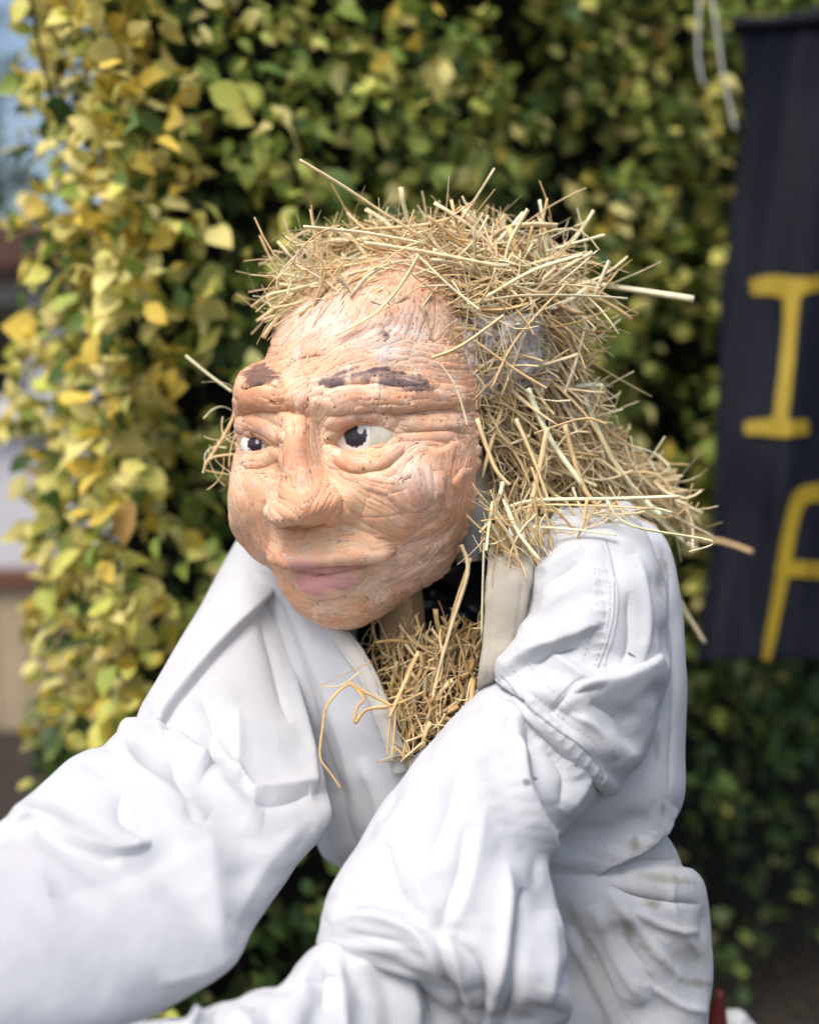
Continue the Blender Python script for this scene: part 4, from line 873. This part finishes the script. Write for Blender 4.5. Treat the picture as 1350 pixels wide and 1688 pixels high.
# straw stuffing in the chest
CHEST = [(600, 1060), (680, 1040), (800, 1030), (806, 1110), (770, 1150), (700, 1225), (664, 1250), (640, 1180)]
cs = Sculpt(tube_sil([(620, 1045, 810, 1030, 1.10, .03), (600, 1085, 815, 1080, 1.09, .05), (618, 1140, 815, 1130, 1.085, .06), (640, 1200, 790, 1190, 1.075, .06), (655, 1260, 740, 1250, 1.06, .05), (670, 1320, 720, 1310, 1.05, .03)], 80, 80), True)
cs.noise(40, .012, 4, 3)
M['straw_core2'] = simple_mat('packed_brown_straw', (.16, .10, .045), .85, 70, .6, .006, 110)
chest = mesh_np('straw_stuffing', cs.V, grid_faces(80, 80, True), M['straw_core2'], scare)
for x, y in scatter(CHEST, 330):
    u = np.clip((x - 715) / 110, -1, 1); d = 1.005 + .035 * u * u + rng.uniform(-.006, .008) + (1100 - y) * 1.2e-4
    rand_straw(x, y, d, rng.normal(110, 40), rng.uniform(25, 100), width() + .6, 'chest', .1, .3, .35, STRAW[rng.integers(len(STRAW))] * np.array([1, .95, .85]) * rng.uniform(.6, 1.05))
for pts, wpx, tp in [([(650, 1165), (600, 1140), (575, 1128), (540, 1162), (532, 1200), (528, 1248), (545, 1275), (562, 1300)], 6, .7), ([(640, 1165), (604, 1170), (585, 1192), (590, 1165), (600, 1150), (572, 1122)], 9, .6), ([(645, 1165), (642, 1200), (638, 1243)], 6, .6), ([(652, 1168), (650, 1205), (646, 1245)], 5, .6),
                     ([(648, 1232), (660, 1240), (666, 1251)], 5, .6), ([(610, 1092), (560, 1115), (508, 1140)], 4, .4), ([(592, 1108), (560, 1130), (527, 1130)], 4, .5), ([(690, 1075), (665, 1130), (642, 1182)], 12, .7), ([(700, 1140), (660, 1158), (630, 1165)], 9, .6), ([(780, 1120), (775, 1160), (760, 1170)], 10, .7)]:
    c = catmull(pts, 4 * len(pts)); dd_ = np.array([min(.985, cloth_d(*p, 1.0) - .010) for p in c]); add_straw(P(c[:, 0], c[:, 1], dd_), wpx, 'chest', STRAW[rng.integers(3)] * np.array([1, .93, .8]), .6, tp)
# the broadest straws are parts of their own, the fine rest is one tangle
size = np.array([s[1].mean() * np.linalg.norm(np.diff(s[0], axis=0), axis=1).sum() for s in straws]); order = np.argsort(-size); big = set(order[:290].tolist())
rest = {'wig': [], 'chest': []}; par = {'wig': wig, 'chest': chest}
for i, (pts, r, c, flat, tgt) in enumerate(straws):
    if len(pts) <= 6: pts = catmull(pts, 9); r = np.interp(np.linspace(0, 1, 9), np.linspace(0, 1, len(r)), r)
    up = rng.normal(0, 1, 3); v, f, caps = tube_np(pts, r, 5 if i in big else 4, flat, up / np.linalg.norm(up))
    if i in big: mesh_np('straw', v, [f] + caps, M['straw'], par[tgt], np.ones(v.shape) * c)
    else: rest[tgt].append((v, f, c))
for k_, lst in rest.items():
    n0 = 0; fs = []
    for v, f, c in lst: fs.append(f + n0); n0 += len(v)
    o = mesh_np('loose_straw', np.concatenate([v for v, _, _ in lst]), np.concatenate(fs), M['straw'], par[k_], np.concatenate([np.ones(v.shape) * c for v, _, c in lst])); o['kind'] = 'stuff'
# clear plastic film stuck over the brow and tied round the wig
def film(poly_rows, off, seed):
    Sx = catmull(poly_rows, 60); u = np.linspace(0, 1, 60)[None, :]
    x = Sx[:, :1] * (1 - u) + Sx[:, 2:3] * u; y = Sx[:, 1:2] * (1 - u) + Sx[:, 3:4] * u; d = np.zeros_like(x)
    for i in range(60):
        for j in range(60):
            a = face_depth(x[i, j], y[i, j]); b = hull_d(x[i, j], y[i, j])[0]; d[i, j] = min(a if a else 9, b)
    d = blur(np.pad(d, 6, mode='edge'), 4)[6:-6, 6:-6]; Vf = P(x, y, d - off); Sf = Sculpt(Vf, False, HC); Sf.noise(45, .006, 4, seed)
    return mesh_np('plastic_film', Sf.V, grid_faces(60, 60), M['film'], scare)
film([(520, 480, 740, 460), (480, 530, 750, 510), (465, 560, 745, 550), (463, 585, 735, 580), (470, 604, 725, 600)], .003, 2)
film([(760, 525, 890, 515), (765, 570, 915, 560), (775, 610, 920, 600), (790, 655, 900, 645)], .017, 5)

# ------------------------------------------------------------------ stool he sits on, and a bundle behind him
seat_z = P(900, 1850, 1.12)[2] - .02
cs_ = P(930, 1850, 1.16); ch = empty('wooden_chair', (cs_[0], cs_[1], 0), 'dark red wooden chair under the scarecrow', 'chair')
ax_ = R(-30)
def cl(x, y, z): return np.array([cs_[0] + x * math.cos(ax_) - y * math.sin(ax_), cs_[1] + x * math.sin(ax_) + y * math.cos(ax_), z])
box('seat', cl(0, 0, seat_z - .0125), (.42, .40, .03), M['redwood'], ch, ax_, .004)
for sx in (-1, 1):
    for sy in (-1, 1): box('leg', cl(.18 * sx, .17 * sy, (seat_z - .0295) / 2), (.036, .036, seat_z - .0295), M['redwood'], ch, ax_, .003)
pt = P(1186, 1632, 1.27); bt = np.array([pt[0] - .004, pt[1], seat_z + .0025])
v, f, cp_ = tube_np(np.linspace(bt, pt, 8), np.linspace(.016, .004, 8), 10); mesh_np('back_post', v, [f] + cp_, M['redwood'], ch)
bg_ = Sculpt(tube_sil([(1200, 1664, 1216, 1664, 1.36, .01), (1188, 1675, 1234, 1675, 1.36, .03), (1184, 1700, 1248, 1700, 1.36, .035), (1190, 1740, 1252, 1740, 1.36, .035), (1200, 1790, 1240, 1790, 1.36, .02)], 48, 40), True); bg_.noise(40, .006, 3, 1)
bo = mesh_np('cloth_bundle', bg_.V, grid_faces(40, 48, True), M['white']); tag(bo, 'small white cloth bundle behind the dark red chair post', 'bundle')

# ------------------------------------------------------------------ hedge
H0 = P(218, 844, 1.45); H1 = P(1420, 844, 2.45); H0[2] = H1[2] = 0
hd = H1 - H0; HL = np.linalg.norm(hd); hd /= HL; hn = np.cross(hd, [0, 0, 1.]); hn /= np.linalg.norm(hn)
if hn @ (CAM - H0) < 0: hn = -hn
hedge = empty('hedge', H0, 'clipped leafy hedge with yellow-green autumn leaves behind the scarecrow', 'hedge')
TH, HH = .30, 2.3
def hp(s, t, z): return H0 + hd * s - hn * t + np.array([0, 0, 1.]) * z       # along, inwards, up
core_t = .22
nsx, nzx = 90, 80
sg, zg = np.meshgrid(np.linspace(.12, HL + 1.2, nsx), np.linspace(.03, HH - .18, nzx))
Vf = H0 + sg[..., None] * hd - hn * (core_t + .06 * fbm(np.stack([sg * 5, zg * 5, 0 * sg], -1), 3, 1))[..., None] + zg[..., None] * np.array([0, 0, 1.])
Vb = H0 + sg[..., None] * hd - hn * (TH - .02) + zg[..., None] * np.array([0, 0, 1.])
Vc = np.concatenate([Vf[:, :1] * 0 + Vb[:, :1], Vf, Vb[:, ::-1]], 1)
mesh_np('inner_shade_core', Vc, grid_faces(*Vc.shape[:2], False), M['hedge_core'], hedge)['kind'] = 'stuff'  # near-black core standing in for the shade inside the hedge
def leaf_mesh(L, W, fold, curl, wave, n=6):
    t = np.linspace(0, 1, n); wprof = W * np.sin(np.pi * np.clip(t, 0, 1) ** .93); wprof[0] = .0; wprof[-1] = 0
    v, f = [], []
    for i in range(n):
        x = t[i] * L; z = -curl * (t[i] - .3) ** 2 * L
        zz = wprof[i] * fold; wv_ = wave * math.sin(i * 2.3)
        v += [[x, -wprof[i], z + zz + wv_], [x, 0, z], [x, wprof[i], z + zz - wv_]]
    for i in range(n - 1):
        a = 3 * i; f += [[a, a + 3, a + 4, a + 1], [a + 1, a + 4, a + 5, a + 2]]
    return np.array(v), np.array(f)
LV = [leaf_mesh(1, rng.uniform(.26, .36), rng.uniform(.05, .45), rng.uniform(-.1, .7), rng.uniform(0, .04)) for _ in range(10)]
LCOL = [np.array(c) for c in ((.58, .56, .15), (.46, .50, .11), (.26, .36, .07), (.68, .62, .24), (.13, .21, .05), (.08, .15, .04), (.34, .42, .09), (.70, .54, .10), (.52, .33, .12), (.05, .10, .03))]
LPROB = np.array([.15, .15, .16, .11, .11, .10, .13, .035, .012, .045]); LPROB /= LPROB.sum()
def leaf_frames(n, pos, out, tilt_up):
    """random leaf orientation: blade normal leans out of the hedge and up; tip hangs outwards and down"""
    nrm = out[None] * rng.uniform(.2, 1.1, (n, 1)) + np.array([0, 0, 1.]) * rng.normal(tilt_up, .5, (n, 1)) + rng.normal(0, .55, (n, 3)); nrm /= np.linalg.norm(nrm, axis=1)[:, None]
    tip = rng.normal(0, .75, (n, 3)) + out[None] * .35 - np.array([0, 0, .35]); tip -= nrm * (tip * nrm).sum(1)[:, None]; tip /= np.linalg.norm(tip, axis=1)[:, None]
    return tip, np.cross(nrm, tip), nrm
def hedge_leaves():
    out = []
    def emit(n, s, t, z, outd, up):
        pos = H0 + hd * s[:, None] - hn * t[:, None] + np.array([0, 0, 1.]) * z[:, None]
        T, B, Nn = leaf_frames(n, pos, outd, up); size = rng.uniform(.021, .046, n) * np.where(rng.random(n) < .12, 1.25, 1)
        out.append((pos, T, B, Nn, size, t, z, s))
    n = 19500; s = rng.uniform(-.03, HL + .25, n); z = HH * rng.random(n) ** .85 + .02
    # uneven clipped face: pockets and bulges
    bul = fbm(np.stack([s * 4.5, z * 4.5, 0 * s], -1), 3, 2) * .07
    t = rng.exponential(.075, n) + bul - .01; hole = fbm(np.stack([s * 7, z * 7, 0 * s + 5], -1), 3, 5)
    keep = (t < .21) & ~((hole > .22) & (t < .09)) & ~((hole > .42) & (t < .17)) & (rng.random(n) < np.clip(.20 + (z - .10) * .78, .20, 1)); s, z, t = s[keep], z[keep], t[keep]
    emit(len(s), s, t, z, hn, .55)
    n = 4000; t = rng.uniform(-.02, TH, n); z = HH * rng.random(n) ** .8; s = -.02 + rng.exponential(.05, n) + .05 * fbm(np.stack([t * 6, z * 6, 0 * t], -1), 2, 3); emit(n, s, t, z, -hd, .5)
    n = 2600; s = rng.uniform(0, HL + .2, n); t = rng.uniform(0, TH, n); z = HH - rng.exponential(.05, n); emit(n, s, t, z, np.array([0, 0, 1.]), .3)
    return [np.concatenate([o[k] for o in out]) for k in range(8)]
pos, T, B, Nn, size, tt, zz_, ss = hedge_leaves()
nl = len(pos); vi = rng.integers(0, 10, nl)
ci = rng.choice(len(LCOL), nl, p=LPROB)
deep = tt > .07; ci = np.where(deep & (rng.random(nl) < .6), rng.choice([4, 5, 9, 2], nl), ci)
endf = ss < .10; ci = np.where(endf & (rng.random(nl) < .65), rng.choice([3, 0, 7, 3], nl), ci)  # end-face leaves take paler yellows, imitating sunlight on that side
low = (zz_ < .75) & (rng.random(nl) < .82); ci = np.where(low, rng.choice([4, 5, 9, 9, 5], nl), ci)  # low leaves take dark greens that stand in for shade near the ground
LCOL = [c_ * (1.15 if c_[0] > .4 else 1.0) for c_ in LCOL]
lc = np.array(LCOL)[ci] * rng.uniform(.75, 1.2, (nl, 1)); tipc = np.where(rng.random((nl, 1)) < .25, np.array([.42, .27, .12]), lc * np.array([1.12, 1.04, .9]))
lpx, lpy, ld = proj(pos)
FIG = [(380, 880), (395, 600), (450, 480), (520, 370), (750, 340), (960, 400), (980, 620), (1120, 830), (1115, 1300), (1175, 1688), (0, 1688), (0, 1340), (200, 1190)]
vis = (lpx > 0) & (lpx < 1350) & (lpy > 0) & (lpy < 1688) & ~in_poly(lpx, lpy, FIG) & (tt < .06)
facing = np.abs((Nn * ((CAM - pos) / np.linalg.norm(CAM - pos, axis=1)[:, None])).sum(1))
score = np.where(vis, size ** 2 * facing / ld ** 2, 0); top = np.argsort(-score)[:290]
is_top = np.zeros(nl, bool); is_top[top] = True
# shared leaf meshes for the individual leaves: 10 shapes x 10 colours
shared = {}
for i in top:
    key = (int(vi[i]), int(ci[i]))
    if key not in shared:
        v, f = LV[key[0]]; tcol = v[:, :1] ** 3
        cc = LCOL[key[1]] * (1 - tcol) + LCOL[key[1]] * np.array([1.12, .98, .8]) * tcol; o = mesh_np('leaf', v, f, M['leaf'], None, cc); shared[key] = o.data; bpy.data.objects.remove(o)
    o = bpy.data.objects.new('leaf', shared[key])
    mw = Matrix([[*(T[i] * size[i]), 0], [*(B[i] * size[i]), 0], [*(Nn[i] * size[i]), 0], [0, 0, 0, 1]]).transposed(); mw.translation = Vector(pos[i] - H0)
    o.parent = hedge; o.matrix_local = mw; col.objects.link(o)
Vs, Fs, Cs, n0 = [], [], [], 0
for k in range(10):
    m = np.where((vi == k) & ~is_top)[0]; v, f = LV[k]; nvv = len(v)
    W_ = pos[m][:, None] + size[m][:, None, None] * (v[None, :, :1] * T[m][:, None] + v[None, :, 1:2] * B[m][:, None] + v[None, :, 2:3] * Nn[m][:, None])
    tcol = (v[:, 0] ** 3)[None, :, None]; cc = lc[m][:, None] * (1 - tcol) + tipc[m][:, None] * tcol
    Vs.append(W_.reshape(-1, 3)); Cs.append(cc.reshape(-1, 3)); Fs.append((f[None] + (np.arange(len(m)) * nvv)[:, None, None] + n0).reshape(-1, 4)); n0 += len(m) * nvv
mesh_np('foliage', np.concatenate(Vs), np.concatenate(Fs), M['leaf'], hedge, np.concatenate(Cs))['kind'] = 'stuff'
vs, fs, n0 = [], [], 0
for k in range(260):
    s0, z0 = rng.uniform(0, HL), rng.uniform(.05, HH - .1); a = hp(s0, .22, z0); b = a + hn * rng.uniform(.1, .22) + hd * rng.normal(0, .1) + np.array([0, 0, rng.uniform(-.02, .2)])
    v, f, _ = tube_np(catmull([a, (a + b) / 2 + rng.normal(0, .015, 3), b], 6), np.linspace(.004, .0012, 6), 4); vs.append(v); fs.append(f + n0); n0 += len(v)
mesh_np('twigs', np.concatenate(vs), np.concatenate(fs), M['twig'], hedge)['kind'] = 'stuff'
for k in range(7):
    a = hp(.15 + k * .28, .36 + rng.uniform(-.05, .05), 0); v, f, c = tube_np(catmull([a, a + np.array([rng.normal(0, .02), 0, .5]), a + np.array([rng.normal(0, .06), rng.normal(0, .03), 1.9])], 12), np.linspace(.022, .008, 12), 8); mesh_np('stem', v, [f] + c, M['bark'], hedge)
# fallen leaves and bits on the soil
n = 900; pp = np.stack([rng.uniform(-1.2, 1.4, n), rng.uniform(.8, 2.6, n), rng.uniform(.004, .02, n)], 1); T_, B_2, N_2 = leaf_frames(n, pp, np.array([0, 0, 1.]), .8)
v, f = LV[3]; W_ = pp[:, None] + (rng.uniform(.015, .04, n))[:, None, None] * (v[None, :, :1] * T_[:, None] + v[None, :, 1:2] * B_2[:, None] + v[None, :, 2:3] * N_2[:, None])
cc = np.array([(.13, .07, .035), (.07, .04, .025), (.2, .12, .05), (.1, .09, .03)])[rng.integers(0, 4, n)]
lit = mesh_np('leaf_litter', W_.reshape(-1, 3), (f[None] + (np.arange(n) * len(v))[:, None, None]).reshape(-1, 4), M['leaf'], None, np.repeat(cc, len(v), 0)); tag(lit, 'brown fallen leaves scattered on the dark soil', 'leaves', kind='stuff')

# ------------------------------------------------------------------ banner with painted letters
BD = 1.93
banner = empty('banner', P(1330, 1085, BD + .05), 'black cloth banner hung on the hedge with painted yellow letters', 'banner')
def ban(x, y):
    """photo-space drape -> world; folds run down the cloth"""
    x = np.asarray(x, float); y = np.asarray(y, float)
    fold = .018 * np.sin((x - 1200) / 47 + y / 380 + 1.5 * np.sin(y / 300)) * smooth(y, 60, 500) + .012 * fbm(np.stack([x / 40 + y / 300, y / 700, 0 * x + 4], -1), 2, 3) + .035 * fbm(np.stack([x / 130, y / 400, 0 * x], -1), 3, 1)
    d = BD + fold + (x - 1200) / 1000 * .10 + .05 * smooth(y, 60, 20) * 0 - .05 * smooth(y, 500, 1080) * .5
    return P(x, y, d)
nxx, nyy = 150, 260
vv_, uu_ = np.meshgrid(np.linspace(0, 1, nyy), np.linspace(0, 1, nxx), indexing='ij')
Lx = np.interp(vv_ * 1060 + 28, [28, 60, 200, 450, 700, 900, 1088], [1213, 1218, 1224, 1192, 1182, 1172, 1150]) + 5 * fbm(np.stack([vv_ * 14, 0 * vv_, 0 * vv_], -1), 2, 1)
X = Lx + uu_ * (1900 - Lx); Y = 28 + vv_ * 1060 + 14 * np.sin(uu_ * 9) * (1 - vv_) + 16 * fbm(np.stack([uu_ * 8, vv_ * 0, 0 * uu_], -1), 2, 4) * vv_
bm_o = mesh_np('cloth', ban(X, Y), grid_faces(nyy, nxx), M['banner'], banner); mo = bm_o.modifiers.new('t', 'SOLIDIFY'); mo.thickness = .001
# rolled top hem
xs = np.linspace(1210, 1900, 60); v, f, c = tube_np(ban(xs, 34 + 8 * np.sin(xs / 60)), .014 + .004 * np.sin(xs / 30), 10); mesh_np('hem', v, [f] + c, M['banner'], banner)
def brush(rows, name='letter'):
    """rows of (centre x, centre y, half width, direction) along a painted stroke"""
    r = catmull(rows, 70); d = np.gradient(r[:, :2], axis=0); d /= np.linalg.norm(d, axis=1)[:, None] + 1e-9; nrm = np.stack([-d[:, 1], d[:, 0]], 1)
    u = np.linspace(-1, 1, 9); jw = .78 * r[:, 2] * (1 + .12 * fbm(np.stack([np.arange(70) / 8., 0 * r[:, 0], 0 * r[:, 0]], -1), 2, 2))
    X = r[:, :1] + nrm[:, :1] * u * jw[:, None]; Y = r[:, 1:2] + nrm[:, 1:2] * u * jw[:, None]; W_ = ban(X, Y); rr_ = CAM - W_; rr_ /= np.linalg.norm(rr_, axis=2)[..., None]
    return (W_ + rr_ * .004).reshape(-1, 3), grid_faces(70, 9)
def letter(strokes):
    vs, fs, n0 = [], [], 0
    for i, s in enumerate(strokes):
        v, f = brush(s); r_ = CAM - v; v = v + r_ / np.linalg.norm(r_, axis=1)[:, None] * (.0012 * i); vs.append(v); fs.append(f + n0); n0 += len(v)
    mesh_np('letter', np.concatenate(vs), np.concatenate(fs), M['yellow'], banner)
letter([[(1236, 474, 16), (1270, 470, 22), (1300, 474, 24), (1330, 470, 17), (1356, 466, 16)], [(1305, 480, 17), (1300, 560, 15), (1292, 640, 16), (1284, 700, 16)], [(1226, 706, 13), (1260, 704, 18), (1290, 706, 19), (1332, 704, 15)]])
letter([[(1262, 1088, 9), (1275, 1020, 12), (1290, 940, 15), (1302, 870, 15), (1318, 822, 17), (1345, 812, 20), (1375, 815, 18)], [(1278, 942, 15), (1310, 938, 17), (1350, 940, 18), (1400, 942, 17)], [(1372, 815, 17), (1400, 880, 15), (1420, 960, 15), (1440, 1080, 13)]])
# two pale strings that hang down in front of the leaves beside it
for pts, lb in (([(1158, -40), (1150, 40), (1152, 110), (1160, 140)], 'short straight pale string hanging over the hedge'), ([(1168, -40), (1182, 60), (1195, 140), (1212, 215)], 'long slanting pale string ending at the edge of the black banner')):
    c = catmull(pts, 20); v, f, cp_ = tube_np(P(c[:, 0], c[:, 1], np.full(20, 1.9)), .0016, 6)
    o = mesh_np('string', v, [f] + cp_, M['string']); tag(o, lb, 'string', 'strings hanging beside the banner')

# ------------------------------------------------------------------ what shows past the end of the hedge
hx0 = P(-260, 844, 6.2); house = empty('house', (hx0[0], hx0[1], 0), 'pale rendered house with dark window beyond the hedge', 'house')
zt = lambda y, d: P(0, y, d)[2]
yd = 6.2; Yw = hx0[1]
xl, xr = P(-1400, 844, yd)[0], P(190, 844, yd)[0]
zs, zw = zt(655, yd), zt(500, yd)
wl, wr = P(-330, 844, yd)[0], P(62, 844, yd)[0]
def wall_piece(x0, x1, z0, z1): return box('wall', ((x0 + x1) / 2, Yw + .15, (z0 + z1) / 2), (x1 - x0, .3, z1 - z0), M['render'], house)
ztop = zt(455, yd)
wall_piece(xl, xr, 0, zs); wall_piece(xl, wl, zs + .001, ztop); wall_piece(wr, xr, zs + .001, ztop); wall_piece(wl, wr, zw, ztop)
box('window_pane', ((wl + wr) / 2, Yw + .10, (zs + zw) / 2), (wr - wl, .02, zw - zs), M['glass'], house)
for xx in (wl + .03, (wl + wr) / 2, wr - .03): box('window_frame', (xx, Yw + .075, (zs + zw) / 2), (.05, .04, zw - zs), M['white'], house)
box('window_sill', ((wl + wr) / 2, Yw - .03, zs - .07), (wr - wl + .2, .16, .14), M['white'], house, bevel=.01)
M['tiles'] = simple_mat('brown_roof_tiles', (.10, .05, .04), .8, 9, .4)
v, f = box_np(((xl + xr) / 2, Yw + .1, ztop + .10), (xr - xl + .4, .9, .20)); mesh_np('roof_eaves', v, f, M['tiles'], house, smooth_sh=False)
fd_ = 4.2; fx0 = P(-900, 844, fd_)[0]; fx1 = P(150, 844, fd_)[0]; fy = P(0, 844, fd_)[1]; ftop = zt(968, fd_)
fence = empty('board_fence', ((fx0 + fx1) / 2, fy, 0), 'weathered beige board fence with brown top rail left of the hedge', 'fence')
x = fx0
while x < fx1:
    box('board', (x + .06, fy + rng.uniform(-.004, .004), ftop / 2), (.115, .02, ftop - .01), M['fence'], fence); x += .122
box('rail', ((fx0 + fx1) / 2, fy - .005, ftop + .03), (fx1 - fx0, .07, .06), M['fence_rail'], fence)
def tree(base, hgt, rad, label, n=2600):
    t = empty('tree', base, label, 'tree', 'trees beyond the hedge'); base = np.array(base)
    v, f, c = tube_np(catmull([base, base + [.05, 0, hgt * .4], base + [0, .1, hgt * .8]], 14), np.linspace(.16, .04, 14), 10); mesh_np('trunk', v, [f] + c, M['bark'], t)
    for k in range(6):
        a = base + [0, 0, hgt * (.35 + .07 * k)]; e = a + np.array([math.cos(k * 2.2), math.sin(k * 2.2), .7]) * rad * .6; v, f, c = tube_np(catmull([a, (a + e) / 2 + [0, 0, .1], e], 8), np.linspace(.05, .015, 8), 6); mesh_np('branch', v, [f] + c, M['bark'], t)
    cl_ = rng.normal(0, 1, (60, 3)); cl_ /= np.linalg.norm(cl_, axis=1)[:, None]; cl_ = base + [0, 0, hgt * .68] + cl_ * np.array([rad, rad, hgt * .34]) * rng.uniform(.35, 1, (60, 1))
    p_ = cl_[rng.integers(0, 60, n)] + rng.normal(0, rad * .16, (n, 3)); T_, B_2, N_2 = leaf_frames(n, p_, np.array([0, 0, 1.]), .3); v, f = LV[1]
    W_ = p_[:, None] + rng.uniform(.08, .16, n)[:, None, None] * (v[None, :, :1] * T_[:, None] + v[None, :, 1:2] * B_2[:, None] + v[None, :, 2:3] * N_2[:, None]); cc = np.array([(.06, .11, .03), (.09, .15, .04), (.04, .08, .025)])[rng.integers(0, 3, n)]
    mesh_np('crown', W_.reshape(-1, 3), (f[None] + (np.arange(n) * len(v))[:, None, None]).reshape(-1, 4), M['leaf'], t, np.repeat(cc, len(v), 0))
b_ = P(-150, 844, 10.5); tree((b_[0], b_[1], 0), 4.6, 1.0, 'dark green tree standing behind the pale house')
